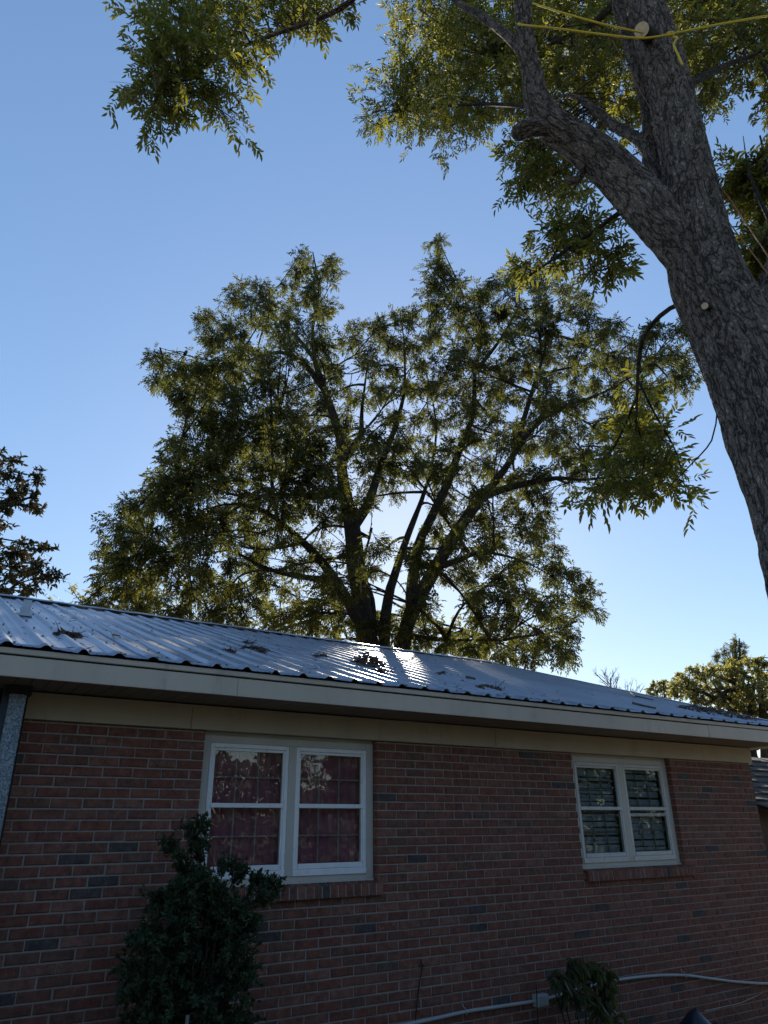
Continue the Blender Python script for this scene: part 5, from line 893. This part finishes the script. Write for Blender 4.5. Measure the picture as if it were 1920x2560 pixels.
BEH = [
 (18.79,26.06,10.06,0.72),(4.58,30.73,11.05,0.69),(14.47,26.77,12.93,0.79),(16.92,27.10,11.17,0.64),(8.50,29.87,13.02,0.77),(16.00,25.54,10.05,0.84),
 (12.00,28.25,13.48,0.87),(10.80,28.68,10.55,0.48),(11.75,29.15,12.71,0.70),(10.87,27.97,11.17,0.76),(21.00,23.37,9.14,0.56),(12.21,27.87,10.71,0.83),
 (22.44,23.25,9.17,0.64),(5.78,30.06,11.83,0.73),(16.10,25.54,12.42,0.83),(11.27,29.70,13.69,0.81),(13.54,28.91,13.43,0.75),(13.98,26.38,11.60,0.77),
 (6.39,30.99,11.56,0.78),(14.91,25.79,12.13,0.86),(22.66,24.44,10.49,0.83),(19.08,24.06,11.50,0.65),(18.63,24.56,9.40,0.65),(23.74,21.76,10.13,0.87),
 (15.94,26.21,13.57,0.53),(22.72,22.03,8.50,0.51),(15.23,27.61,10.29,0.66),(20.54,24.05,9.94,0.68),(17.32,25.74,10.32,0.64),(13.86,28.20,10.69,0.77),
 (18.24,25.71,10.92,0.85),(9.82,27.76,11.42,0.74),(13.35,26.64,12.85,0.67),(14.97,27.48,14.07,0.52),(18.88,27.04,12.09,0.71),(15.93,26.03,11.52,0.71),
 (9.45,28.64,11.29,0.76),(12.49,27.46,11.85,0.70),(7.19,30.45,11.26,0.61),(5.19,30.33,12.52,0.44),(22.45,22.30,9.43,0.71),(9.76,28.54,10.71,0.54),
 (9.32,30.10,12.18,0.70),(11.48,28.20,10.46,0.48),(16.15,27.13,10.95,0.81),(12.94,28.30,14.13,0.57),(23.98,21.20,10.48,0.68),(13.32,26.54,11.27,0.78),
 (7.28,29.40,11.68,0.79),(7.09,29.78,12.52,0.65),(10.15,29.58,13.58,0.41),(24.77,20.31,9.96,0.48),(11.66,26.86,12.09,0.75),(18.62,24.60,11.77,0.86),
 (5.08,31.33,11.69,0.60),(16.67,25.13,11.98,0.78),(17.53,26.44,13.34,0.70),(22.26,22.10,10.23,0.86),(6.96,31.37,12.24,0.70),(20.60,24.54,11.94,0.90),
 (17.72,26.71,11.81,0.75),(8.62,30.08,10.83,0.48),(8.10,30.20,11.90,0.83),(10.28,27.56,12.26,0.61),(18.27,24.03,9.93,0.66),(13.75,29.25,11.44,0.83),
 (17.57,25.37,12.19,0.78),(10.49,28.77,11.19,0.72),(19.87,24.13,9.51,0.84),(15.34,27.88,11.08,0.64),(14.48,27.69,10.46,0.83),(5.52,29.77,11.06,0.60),
 (11.51,27.13,10.98,0.72),(9.65,28.83,12.53,0.74),(6.15,30.37,12.49,0.70),(11.46,28.78,13.97,0.48),(6.50,30.02,10.70,0.53),(15.50,26.46,9.96,0.53),
 (23.70,22.30,9.64,0.86),(24.15,20.42,10.23,0.41),(23.03,22.00,10.54,0.86),(21.86,24.63,10.22,0.69),(8.94,29.69,11.47,0.61),(21.27,24.42,11.72,0.65),
 (22.30,24.11,11.49,0.73),(15.04,26.33,11.28,0.69),(18.57,23.49,10.62,0.68),(17.56,25.31,9.72,0.56),(23.32,21.85,8.89,0.76),(16.98,26.67,13.80,0.54),
 (23.38,21.00,8.92,0.60),(13.30,27.45,13.78,0.71),(5.25,30.66,10.65,0.41),(14.07,27.79,12.50,0.75),(14.33,27.30,11.16,0.63),(24.84,21.33,9.26,0.52),
 (9.02,28.85,12.89,0.68),(22.34,22.63,11.32,0.71),(15.25,26.64,13.33,0.64),(25.07,22.11,10.01,0.72),(20.10,23.40,9.10,0.55),(19.81,23.72,10.50,0.82),
 (25.80,20.59,9.76,0.47),(12.95,27.52,10.16,0.39),(22.93,24.05,11.14,0.77),(18.27,24.75,12.76,0.61),(7.81,29.66,10.86,0.66),(8.04,29.68,12.40,0.80),
 (4.34,30.15,11.70,0.56),(19.83,25.11,10.00,0.78)]
simple_tree('background_tree', 'olive green trees low behind the roof and the tall pecan', (11.575,28.585,1.544), (10.498,28.932,13.489), .3, BEH, OAKL, BARK_C, np.random.default_rng(32), 9, per=110, tw=9, leaf='single', ll=.20, lw=.08, droop=.3, br=.05)
OAK = [
 (34.46,19.15,8.34,0.46),(36.13,14.01,9.35,0.48),(34.98,17.58,7.64,0.57),(37.22,14.86,8.50,0.42),(34.98,17.99,9.41,0.53),(37.90,14.30,9.41,0.53),
 (37.95,14.39,6.59,0.52),(34.38,19.20,9.12,0.46),(37.45,13.38,9.19,0.41),(37.16,13.25,8.24,0.34),(36.03,17.24,7.83,0.49),(33.90,17.91,7.88,0.47),
 (36.14,15.87,7.78,0.55),(34.33,18.13,9.43,0.54),(34.39,14.46,8.06,0.52),(38.85,15.02,9.07,0.44),(35.60,16.24,9.47,0.42),(35.14,15.98,8.90,0.45),
 (36.23,13.73,7.92,0.52),(36.99,14.70,9.18,0.56),(36.32,17.14,8.99,0.53),(37.87,14.05,8.64,0.47),(37.46,15.24,9.66,0.57),(35.59,18.52,9.08,0.56),
 (35.98,16.78,7.48,0.44),(35.99,14.60,6.92,0.38),(37.77,13.96,8.10,0.55),(35.88,15.53,9.54,0.42),(34.32,18.08,8.48,0.49),(36.10,15.67,9.04,0.54),
 (36.58,14.67,7.57,0.50),(35.17,14.10,8.25,0.53),(36.10,14.99,9.43,0.47),(37.78,13.96,9.74,0.48),(36.17,17.40,9.65,0.50),(35.63,18.20,8.46,0.44),
 (35.78,13.26,7.39,0.41),(34.39,17.01,9.10,0.54),(36.44,14.40,6.41,0.33),(33.74,18.29,9.18,0.47),(35.50,15.80,8.81,0.43),(34.60,15.76,7.63,0.48),
 (35.41,17.22,8.60,0.55),(36.15,15.58,7.10,0.54),(37.43,13.82,6.99,0.43),(36.87,15.84,8.09,0.40),(36.78,14.01,6.83,0.45),(36.80,16.51,9.78,0.48),
 (36.25,17.67,8.26,0.56),(37.58,14.67,7.56,0.40),(34.42,13.65,7.60,0.47),(36.89,13.13,7.56,0.37),(36.41,14.51,6.77,0.52),(37.04,13.61,6.26,0.42),
 (36.89,14.44,8.76,0.51),(36.16,15.37,7.45,0.52),(33.92,16.79,8.54,0.44),(34.65,18.02,7.82,0.52),(37.22,16.64,7.43,0.53),(36.20,15.00,8.73,0.42),
 (37.60,13.62,7.29,0.49),(35.91,16.35,7.19,0.43),(34.86,15.42,7.79,0.44),(36.23,15.35,6.62,0.35),(33.43,18.22,8.53,0.54),(34.67,15.12,8.24,0.49),
 (35.90,13.98,7.90,0.43),(34.51,18.42,8.88,0.53),(36.65,15.23,7.63,0.49),(34.32,18.56,8.29,0.46),(35.40,16.79,8.41,0.42),(35.41,14.64,6.99,0.44),
 (36.33,14.86,6.52,0.41),(34.40,16.73,7.53,0.48),(34.66,15.60,8.05,0.48),(37.04,13.72,7.28,0.38),(38.10,15.13,7.26,0.42),(37.42,13.59,6.72,0.42),
 (36.92,13.01,9.44,0.38),(36.20,17.01,9.37,0.57),(34.02,19.30,8.30,0.37),(36.49,13.78,9.57,0.32),(35.25,16.72,7.23,0.48),(37.70,13.44,8.86,0.36),
 (35.47,17.69,8.08,0.52),(36.08,14.97,8.10,0.48),(37.52,16.13,9.14,0.52),(36.24,14.68,8.98,0.47),(35.96,17.44,9.08,0.41),(37.92,14.14,9.09,0.42),
 (35.28,16.41,9.62,0.35),(33.99,19.18,8.70,0.34),(37.88,14.69,9.34,0.55),(36.81,16.19,6.84,0.46),(36.32,13.97,6.33,0.39),(35.30,13.37,8.10,0.37),
 (37.21,16.93,7.77,0.57),(37.87,13.86,7.56,0.43),(34.30,14.51,7.80,0.43),(36.34,13.23,6.68,0.47),(37.66,14.85,9.51,0.57),(34.18,17.81,8.41,0.54),
 (35.36,17.79,7.49,0.30),(35.42,15.87,9.16,0.55),(35.96,13.29,7.06,0.47),(37.30,16.58,8.90,0.53),(37.66,16.04,9.20,0.54),(34.36,18.02,9.31,0.52),
 (36.71,15.41,9.53,0.52),(35.65,18.94,9.15,0.54),(35.37,16.34,7.47,0.54),(35.54,16.66,8.89,0.53),(36.32,15.58,9.64,0.37),(37.36,14.15,9.09,0.46),
 (37.73,14.72,7.04,0.55),(36.12,15.32,6.90,0.45),(34.01,17.62,7.91,0.56),(35.99,13.37,7.86,0.52),(37.92,15.25,7.66,0.56),(36.23,13.98,6.43,0.45),
 (35.35,16.72,7.13,0.37),(33.78,18.86,8.72,0.52),(36.23,13.98,7.96,0.44),(35.67,17.40,9.44,0.48),(33.61,18.97,8.34,0.35),(35.88,18.47,8.89,0.52),
 (38.00,13.70,8.29,0.41),(37.30,15.32,9.44,0.44),(35.94,15.45,7.66,0.44),(34.28,15.41,8.30,0.46),(37.92,13.61,7.85,0.39),(34.63,16.74,8.00,0.50),
 (35.52,14.56,7.08,0.39),(37.15,13.57,6.33,0.46),(36.22,14.38,8.03,0.46),(34.61,15.14,7.43,0.48),(38.29,13.78,9.82,0.48),(33.65,17.99,8.06,0.49),
 (35.20,19.23,9.03,0.48),(37.47,15.28,8.93,0.53),(38.29,15.81,8.67,0.43),(35.97,14.82,7.73,0.51),(34.46,16.54,8.67,0.42),(36.92,14.68,6.82,0.50),
 (34.82,17.63,7.93,0.51),(35.97,15.92,9.70,0.35),(38.20,14.24,7.98,0.40),(36.46,17.45,8.13,0.48),(35.19,15.03,8.93,0.49),(37.48,14.19,6.51,0.47),
 (38.13,13.55,9.38,0.38),(37.46,14.76,8.86,0.55),(37.06,14.14,9.64,0.48),(36.25,17.52,8.63,0.48),(35.22,16.20,9.19,0.53),(34.16,17.35,9.14,0.53),
 (37.22,13.16,8.77,0.40),(38.00,13.75,7.09,0.33),(34.89,19.27,8.54,0.58),(36.69,13.76,8.52,0.49),(35.78,16.01,6.97,0.41),(35.42,15.95,8.10,0.48),
 (35.32,13.41,7.13,0.46),(38.21,14.14,8.86,0.51),(37.43,15.35,6.68,0.50),(36.08,13.07,8.94,0.44),(36.96,13.53,8.26,0.44),(36.78,16.82,7.92,0.42),
 (37.06,14.01,7.64,0.42),(34.61,19.05,9.37,0.33),(34.93,17.39,9.11,0.43),(38.01,14.23,9.67,0.53),(35.14,14.61,7.26,0.50),(34.60,16.33,9.04,0.42),
 (36.49,15.20,6.72,0.39),(35.97,15.08,8.08,0.50),(34.66,16.99,8.35,0.41),(36.25,17.51,7.62,0.56),(36.36,14.45,9.57,0.42),(35.47,17.45,7.79,0.47),
 (33.76,18.81,8.05,0.33),(35.68,16.48,7.13,0.46),(34.84,17.24,9.52,0.32),(36.04,16.77,9.79,0.35),(37.11,15.59,8.72,0.51),(35.42,14.11,6.96,0.42),
 (34.14,17.63,7.54,0.37),(36.18,15.77,7.20,0.51),(36.79,13.89,6.77,0.38),(36.11,15.68,6.71,0.38),(38.58,15.15,8.74,0.50),(36.72,14.97,7.58,0.46),
 (36.19,16.96,8.44,0.43),(34.47,18.40,7.84,0.47),(35.69,15.23,8.42,0.43)]
simple_tree('oak_tree', 'round olive green oak far beyond the roof corner', (35.417,17.073,1.261), (36.189,15.813,9.755), .4, OAK, OAKL, BARK_C, np.random.default_rng(33), 12, per=85, tw=8, leaf='single', ll=.20, lw=.085, droop=.2, br=.05)
OAK2 = [
 (36.64,21.98,9.25,0.28),(36.94,22.12,9.63,0.29),(37.26,21.96,8.70,0.28),(36.86,21.48,8.93,0.31),(36.74,22.48,9.55,0.35),(36.93,21.98,8.92,0.26),
 (36.25,22.35,9.09,0.31),(36.54,21.99,8.62,0.32),(37.06,21.98,9.29,0.33),(36.91,22.54,8.88,0.28),(36.19,22.29,8.81,0.33),(36.23,22.63,8.83,0.28),
 (37.16,21.72,9.38,0.30),(37.13,21.95,9.64,0.32),(36.72,22.36,9.25,0.32),(36.50,22.60,9.40,0.27)]
simple_tree('small_tree', 'small thin leaved tree between the bare tree and the oak', (36.022,23.105,1.219), (36.819,22.071,9.691), .15, OAK2, OAKL, BARK_C, np.random.default_rng(34), 5, per=80, tw=7, leaf='single', ll=.2, lw=.085, droop=.2, br=.04)
PIN = [
 (49.39,24.95,13.29,0.41),(49.64,24.54,12.72,0.38),(48.59,25.97,12.83,0.42),(49.94,24.55,13.15,0.50),(49.41,25.15,12.69,0.47),(49.72,25.00,13.98,0.50),
 (49.16,24.35,13.40,0.39),(49.18,25.55,12.64,0.47),(49.35,25.76,13.35,0.50),(49.48,24.25,13.80,0.46),(49.28,25.33,13.07,0.47),(49.74,23.86,12.47,0.48),
 (49.28,25.10,13.64,0.40),(49.87,24.74,14.30,0.40),(49.10,24.57,12.85,0.47),(49.65,24.15,13.48,0.39),(48.68,25.78,13.36,0.44)]
simple_tree('pine_tree', 'dark pine crown standing up behind the oak', (48.247,26.687,1.021), (49.585,24.585,14.289), .3, PIN, PINEL, BARK_C, np.random.default_rng(35), 8, per=130, tw=8, leaf='single', ll=.34, lw=.05, droop=0, br=.05)
def bare_tree():
    b = Vector((38.46,26.447,1.384)); t = empty('bare_tree', b); tag(t, 'leafless grey tree peeping over the roof edge', 'tree'); tp = Vector((39.198,25.537,10.852)); parts = []; rr_ = random.Random(5)
    def grow(p, d, L, r, lev):
        e = p+d*L; m = (p+e)/2+Vector((rr_.uniform(-1,1), rr_.uniform(-1,1), rr_.uniform(-1,1)))*L*.06
        parts.append(limb_mesh(catmull([tuple(p)+(r,), tuple(m)+(r*.8,), tuple(e)+(r*.6,)], L/3), 5, seed=lev))
        if lev < 5:
            for _ in range(3 if lev else 7):
                f = rr_.uniform(.5, 1) if lev else rr_.uniform(.62, 1)
                dn = (d+Vector((rr_.uniform(-1,1), rr_.uniform(-1,1), rr_.uniform(-.3,.8)))*.75).normalized(); grow(p+(e-p)*f, dn, L*(.58 if lev else .22)*rr_.uniform(.8,1.15), r*.55, lev+1)
    grow(b, Vector((0,0,1)), (tp-b).length*.82, .12, 0); bark_obj('branches', parts, BARK_C, t)
bare_tree()
# trees and a pile of boards behind the photographer: they show in the window panes
def back_tree(x, y, h, rad, seed, label):
    g = np.random.default_rng(seed); n = 60; d = g.normal(0, 1, (n, 3)); d /= np.linalg.norm(d, axis=1)[:, None]
    c = np.array([x, y, h*.52])+d*np.array([rad, rad, h*.47])*g.uniform(.3, 1, n)[:, None]
    cl_ = [tuple(q)+(rad*.36,) for q in c]
    simple_tree('yard_tree', label, (x, y, 0), (x, y, h*.9), .3, cl_, OAKL, BARK_F, g, 8, per=80, tw=7, leaf='single', ll=.34, lw=.2, droop=.4, br=.05)
BT = [(-12,-26,11,4.2),(-5,-28,12,4.8),(3,-27,10,4.4),(10,-29,12,4.6),(17,-25,10,4.4),(24,-19,11,4.5),(29,-11,11,4.5),(-20,-16,11,4.4)]
BL = ['yard tree behind the photographer at the far end of the row', 'broad yard tree mirrored in the left panes of the curtained window', 'yard tree mirrored in the curtained window beside the lumber pile', 'tall yard tree mirrored in the right panes of the curtained window', 'yard tree mirrored in the left panes of the window with blinds', 'yard tree mirrored in the right panes of the window with blinds', 'yard tree beyond the gable end of the house', 'yard tree out past the steel post']
for i, ((a, b, h, r), lab) in enumerate(zip(BT, BL)): back_tree(a, b, h, r, 61+i, lab)
def hedge_screen():
    g = np.random.default_rng(90); n = 30000; t = g.random(n)
    X = -18+48*t; Y = -19.5+.012*(X-4)**2+g.normal(0, .9, n); Hh = 4.0+.9*np.sin(X*.9)+.7*np.sin(X*2.3+1); Z = Hh*g.random(n)**.8
    b = np.stack([X, Y, Z], 1); ax = unit(g.normal(0, 1, (n, 3))); nr = unit(g.normal(0, 1, (n, 3)))
    o = mesh_obj('hedge_screen', leaf_mesh('hedge_screen', b, ax, nr, g.uniform(.25, .45, n), g.uniform(.14, .25, n)), SHRUBL)
    tag(o, 'evergreen screen added behind the camera to block low sky from the window panes', 'hedge_screen', kind='stuff')
hedge_screen()  # added to keep bright low sky out of the pane reflections
rl = random.Random(4)
for i in range(9):
    x, y, a = rl.uniform(3.5, 8.5), rl.uniform(-14.5, -12.5), rl.uniform(-.4, .4); L = rl.uniform(1.5, 2.6); z = .04+.09*i
    o = MB().bbox(-L/2, L/2, -.07, .07, -.02, .02, .003).build('board', LUMBER); o.location = (5.8+rl.uniform(-.5,.5), -13.2+rl.uniform(-.3,.3), .02+.042*i); o.rotation_euler = (0, 0, a)
    tag(o, ['bottom board of the lumber pile', 'second board up in the lumber pile', 'third board up in the lumber pile', 'fourth board up in the lumber pile', 'middle board of the nine board lumber pile', 'fourth board down in the lumber pile', 'third board down in the lumber pile', 'second board down in the lumber pile', 'topmost board of the lumber pile'][i], 'board', 'boards in the lumber pile')
# ---------------------------------------------------------------- neighbouring shed
sh = empty('old_shed', (15.5, 4.4, 0)); tag(sh, 'old shed with weathered layered shingle roof beyond the house corner', 'shed')
SHW = mat_plain('shed wall', (.085,.055,.04), .9, .3, 3, .3); SHR = mat_plain('weathered shingle', (.075,.06,.048), .95, .5, 9, .5, dirt=(.09,.05,.028))
under(MB().box(13.6, 18, 3.0, 7.0, 0, 2.25).add([(13.62,3,2.25),(13.62,7,2.25),(13.62,5,3.3)], [(0,1,2)]).build('wall', SHW), sh)
rs = random.Random(9)
for row in range(9):
    t0, t1 = row/9, (row+1)/9+.03
    for j in range(12):
        a = 13.35+j*.4; b = a+.385; dz = rs.uniform(0, .035)
        y0, y1 = 2.65+t0*2.4, 2.65+t1*2.4; z0, z1 = 2.15+t0*1.2+.045+dz, 2.15+t1*1.2+.01
        under(MB().add([(a,y0,z0-.03),(b,y0,z0-.03),(b,y0,z0),(a,y0,z0),(b,y1,z1),(a,y1,z1),(b,y1,z1-.03),(a,y1,z1-.03)], [(0,1,2,3),(3,2,4,5),(0,3,5,7),(1,6,4,2),(0,7,6,1),(7,5,4,6)]).build('shingle', SHR), sh)
under(MB().add([(13.35,2.64,2.12),(18.2,2.64,2.12),(18.2,5.05,3.32),(13.35,5.05,3.32),(18.2,7.4,2.12),(13.35,7.4,2.12)], [(0,1,2,3),(3,2,4,5)]).build('roof_deck', SHW), sh)
# ---------------------------------------------------------------- things on and against the wall
cd = empty('conduit_pipe', (5, -.03, .55)); tag(cd, 'grey plastic conduit running low along the brick wall', 'pipe')
CP = [(-.5,-.03,.50),(2.5,-.03,.52),(3.723,-.03,.544),(4.22,-.03,.560),(4.541,-.03,.557),(4.97,-.03,.552),(5.1,-.03,.555),(5.5,-.03,.585),(5.951,-.03,.606),(6.473,-.03,.595),(6.95,-.03,.556),(7.374,-.03,.487),(7.77,-.03,.423),(8.294,-.03,.358),(8.78,-.03,.33)]
q = catmull(CP, .06); under(MB().tube([tuple(x) for x in q], .0135, 12).build('pipe', CONDUIT, None, True), cd)
def strap(x, z): under(MB().tube([(x,-.05,z-.02),(x,-.052,z),(x,-.045,z+.018),(x,-.012,z+.03),(x,.0,z+.05)], .004, 6).build('strap', CONDUIT), cd)
strap(4.22, .56); strap(6.95, .556)
bxo = under(MB().bbox(4.965, 5.095, -.075, -.004, .51, .597, .008).build('junction_box', CONDUIT), cd)
for k in (0, 1): c = MB().box(4.995+.045*k, 5.02+.045*k, -.079, -.0745, .525, .585).build('cover_rib', CONDUIT); c.parent = bxo; c.location = (0,0,0)
o = MB().tube([(3.82,-.006,.952),(3.822,-.014,.93),(3.825,-.016,.893),(3.80,-.014,.80),(3.78,-.014,.727),(3.76,-.014,.62),(3.749,-.016,.551),(3.74,-.018,.30),(3.73,-.016,.02)], .005, 6).tube([(3.80,-.008,.915),(3.81,-.014,.90),(3.835,-.014,.90),(3.845,-.008,.915)], .005, 5).build('black_cable', BLACK, None, True)
tag(o, 'thin black cable hanging down the bricks to the conduit', 'cable')
# black tarp heap
tz = (6.365,-0.55,0.455); n = 34; V = []; pk = Vector(tz)
for i in range(n):
    for j in range(n):
        X = pk.x-.35+1.9*i/(n-1); Y = -1.0+.93*j/(n-1); u = X-pk.x
        h = pk.z*math.exp(-((u+.02)/.16)**2-((Y+.55)/.22)**2)*.55+pk.z*.55*math.exp(-((u-.35)/.55)**2-((Y+.5)/.4)**2)
        h += .02*math.sin(X*17+Y*9)+.015*math.sin(X*31-Y*23)+.012*math.sin(Y*41+X*5)
        V.append((X, Y, max(h, -.02+.015*math.sin(X*12+Y*15))+.0))
o = MB().add(V, [(i*n+j, (i+1)*n+j, (i+1)*n+j+1, i*n+j+1) for i in range(n-1) for j in range(n-1)]).build('tarp', TARP, None, True)
tag(o, 'crumpled black tarp heaped at the foot of the brick wall', 'tarp')
s0, s1 = (7.513,-0.02,0.366), (7.371,-0.35,0.161)
o = MB().tube([s0, tuple((Vector(s0)+Vector(s1))/2+Vector((0,0,-.02))), s1, (s1[0]+.2, s1[1]-.2, 0)], .0018, 5).build('string', CONDUIT); tag(o, 'thin pale string slanting from the wall down past the black tarp', 'string')
o = MB().tube([(6.684,-0.4,0.348), (7.516,-0.2,0.29), (8.171,-0.02,0.278)], .004, 5).build('stretched_cable', BLACK); tag(o, 'black cable stretched from the tarp up to the wall', 'cable')
# ---------------------------------------------------------------- shrub and weed
gS = np.random.default_rng(41)
sb = empty('shrub', (1.80, -.55, 0)); tag(sb, 'dark upright evergreen shrub in front of the curtained window', 'shrub')
stems = []
for i in range(16):
    a = i*2.4; tx = 1.8+.30*math.cos(a)*random.uniform(.4,1); ty = -.55+.2*math.sin(a); tz_ = random.uniform(1.1, 1.55)
    stems.append(catmull([(1.8+.06*math.cos(a), -.55+.06*math.sin(a), -.03, .014), (1.8+.6*(tx-1.8), -.55+.7*(ty+.55), tz_*.5, .009), (tx, ty, tz_, .004)], .08))
bark_obj('stems', [limb_mesh(s, 6, seed=i) for i, s in enumerate(stems)], BARK_C, sb)
SC = [(1.42,-.55,1.10,.13),(1.38,-.5,.72,.16),(1.40,-.55,.42,.16),(1.42,-.55,.15,.16),(2.08,-.5,.6,.14),(2.06,-.55,.3,.14),(1.74,-.6,1.5,.16),(1.98,-.55,1.22,.16),(1.85,-.5,1.1,.2),(1.55,-.62,1.3,.14)]
for (px_, pz_, r_) in ((1.50,1.25,.16),(1.62,1.42,.15),(1.72,1.55,.13),(1.85,1.45,.13),(1.48,1.05,.18),(1.70,1.2,.20),(1.92,1.25,.18),(2.05,1.35,.13),(1.55,.85,.2),(1.8,.95,.22),(2.0,1.02,.18),(1.55,.62,.2),(1.8,.65,.24),(2.02,.75,.18),(1.6,.38,.2),(1.85,.38,.22),(2.03,.45,.17),(1.45,.75,.12),(1.7,.18,.2),(1.9,.15,.2)):
    for dy in (-.14, .12): SC.append((px_+random.uniform(-.04,.04), -.55+dy, pz_+.06, r_))
for sx, sz in ((1.53,1.83),(1.62,1.92),(1.70,1.95),(1.73,1.83),(1.58,1.75),(1.66,1.72),(2.0,1.68),(2.08,1.66),(2.17,1.62),(2.28,1.60),(2.34,1.55),(1.90,1.70),(2.2,1.5),(1.60,1.6)): SC.append((sx, -.55+random.uniform(-.1,.1), sz, .06))
foliage(sb, SC, stems, SHRUBL, BARK_C, gS, per=800, tw=40, spread=1.25, leaf='single', ll=.036, lw=.020, droop=-.4, fine=False, br=.006, cname='leaves', up=.05)
o = MB().tube([(1.63,-.86,0),(1.64,-.86,.5),(1.645,-.86,.93)], .0015, 5).box(1.63,1.65,-.862,-.859,.92,.965).build('plant_tag', SASHDARK); tag(o, 'small pale plant tag on a thin stake inside the shrub', 'plant tag')
gW = np.random.default_rng(43)
wd = empty('weed', (5.15, -.4, 0)); tag(wd, 'drooping weedy plant in front of the conduit junction box', 'plant')
ws = [catmull([(5.15+.05*math.cos(a), -.4+.05*math.sin(a), -.03, .008), (5.15+.2*math.cos(a), -.4+.12*math.sin(a), .5, .006), (5.15+.3*math.cos(a), -.4+.15*math.sin(a), .82+.1*math.sin(a*2), .003)], .06) for a in (0, .9, 1.9, 2.8, 3.9, 5.2)]
ws.append(catmull([(4.93,-.12,-.03,.008),(4.925,-.1,.4,.007),(4.93,-.11,.72,.003)], .06))
bark_obj('stems', [limb_mesh(s, 6, seed=i) for i, s in enumerate(ws)], BARK_C, wd)
WC = [(4.95,-.4,.78,.12),(5.1,-.4,.85,.12),(5.2,-.35,.84,.12),(5.35,-.4,.76,.13),(5.45,-.4,.62,.12),(5.3,-.45,.58,.15),(5.1,-.45,.65,.12),(5.48,-.4,.42,.12),(5.35,-.42,.35,.16),(5.45,-.4,.2,.14),(5.2,-.45,.2,.15),(5.0,-.35,.62,.06),(5.45,-.4,.78,.08)]
foliage(wd, WC, ws, WEEDL, BARK_C, gW, per=50, tw=16, leaf='single', ll=.115, lw=.04, droop=1.8, fine=True, br=.006, cname='leaves', up=.1)
# ---------------------------------------------------------------- litter on the roof
slope = Vector((0, 1, SL)).normalized(); nrm_ = Vector((0, -SL, 1)).normalized()
def clump_litter(p, rx, ry, h, n, label, seed):
    g = random.Random(seed); p = Vector(p); mb = MB()
    for i in range(n):
        a, q = g.uniform(0, 6.28), math.sqrt(g.random()); c = p+Vector((1,0,0))*rx*q*math.cos(a)+slope*ry*q*math.sin(a)+nrm_*(h*(1-q*q)*g.random()+.004)
        d = Vector((g.uniform(-1,1), g.uniform(-1,1), g.uniform(-.5,.6))).normalized(); s = d.orthogonal().normalized(); L, W = g.uniform(.05,.12), g.uniform(.02,.05)
        mb.add([c-d*L/2, c+s*W/2+nrm_*.006, c+d*L/2, c-s*W/2], [(0,1,2,3)])
        if i % 9 == 0: mb.tube([c-d*L, c+nrm_*.01, c+d*L], .0025, 4)
    o = mb.build('leaf_litter', LITTER); tag(o, label, 'leaf litter', 'leaf litter on the metal roof'); return o
LIT = [((0.905,0.499,3.304),.13,.10,.035,90,'flat dark clump of leaves on the roof below the vent bracket'),
 ((2.786,1.267,3.554),.20,.12,.05,110,'wide clump of dead leaves on the roof halfway to the ridge'),
 ((3.589,1.438,3.61),.10,.09,.05,45,'small clump of leaves on the roof just left of the big one'),
 ((4.006,1.109,3.503),.25,.20,.15,260,'big tangled heap of dead leaves on the roof below the tall tree'),
 ((3.773,0.462,3.292),.13,.08,.04,50,'clump of leaves by the eave below the big heap'),
 ((4.789,0.078,3.168),.22,.12,.03,60,'thin leaf scatter near the eave left of the window with blinds'),
 ((8.526,0.11,3.178),.8,.55,.09,330,'long heap of dead leaves on the roof near the gable end'),
 ((2.314,0.76,3.389),.08,.05,.02,22,'tiny clump of leaves beside the wide clump'),
 ((4.939,1.058,3.486),.10,.08,.03,24,'curled dead leaves in the middle of the roof'),
 ((3.043,2.139,3.838),.14,.06,.02,24,'small dark line of leaves above the wide clump'),
 ((4.093,4.811,4.706),.35,.10,.05,60,'clump of leaves caught at the ridge cap')]
for i, (p_, a, b, h, n, lab) in enumerate(LIT): clump_litter(p_, a*.8, b*.75, h*.9, int(n*.8), lab, 70+i)
def stick(pts, r, label):
    pts = [Vector(q)+nrm_*(.026+r) for q in pts]; o = MB().tube(pts, [r*(1-.4*i/len(pts)) for i in range(len(pts))], 6).build('fallen_twig', TWIG); tag(o, label, 'twig', 'twigs fallen on the metal roof')
stick([(6.643,-0.124,3.102), (6.62,-0.264,3.056), (6.654,-0.4,3.012)], .014, 'straight dark stick on the roof above the eave')
stick([(8.573,1.451,3.614), (8.05,0.951,3.452), (8.07,0.82,3.409), (8.023,0.664,3.358)], .010, 'long crooked twig on the roof below the bare tree')
stick([(4.966,0.662,3.357), (4.988,0.622,3.345), (4.991,0.546,3.32)], .016, 'short thick stick on the roof')
stick([(1.301,0.886,3.43), (1.272,0.701,3.37), (1.327,0.673,3.361)], .007, 'forked little twig on the left part of the roof')
stick([(3.617,0.697,3.369), (3.64,0.58,3.331), (3.698,0.541,3.318)], .012, 'stick lying under the big heap of leaves')
gl_ = random.Random(77); mb = MB()
for i in range(420):                                        # single leaves strewn over the sheets
    X = gl_.uniform(.2, 9); Y = YE+.05+(YR-YE-.2)*gl_.random()**1.6; z = ZE+(Y-YE)*SL+.006; a = gl_.uniform(0, 6.28); L, W = gl_.uniform(.03,.085), gl_.uniform(.008,.02)
    d = Vector((math.cos(a), 0, 0))+slope*math.sin(a); s = nrm_.cross(d); c = Vector((X, Y, z))
    mb.add([c-d*L/2, c+s*W/2+nrm_*.008, c+d*L/2+nrm_*.012, c-s*W/2+nrm_*.002], [(0,1,2,3)])
tag(mb.build('strewn_leaves', LITTER), 'single dead leaves strewn over the metal roof', 'leaves', kind='stuff')
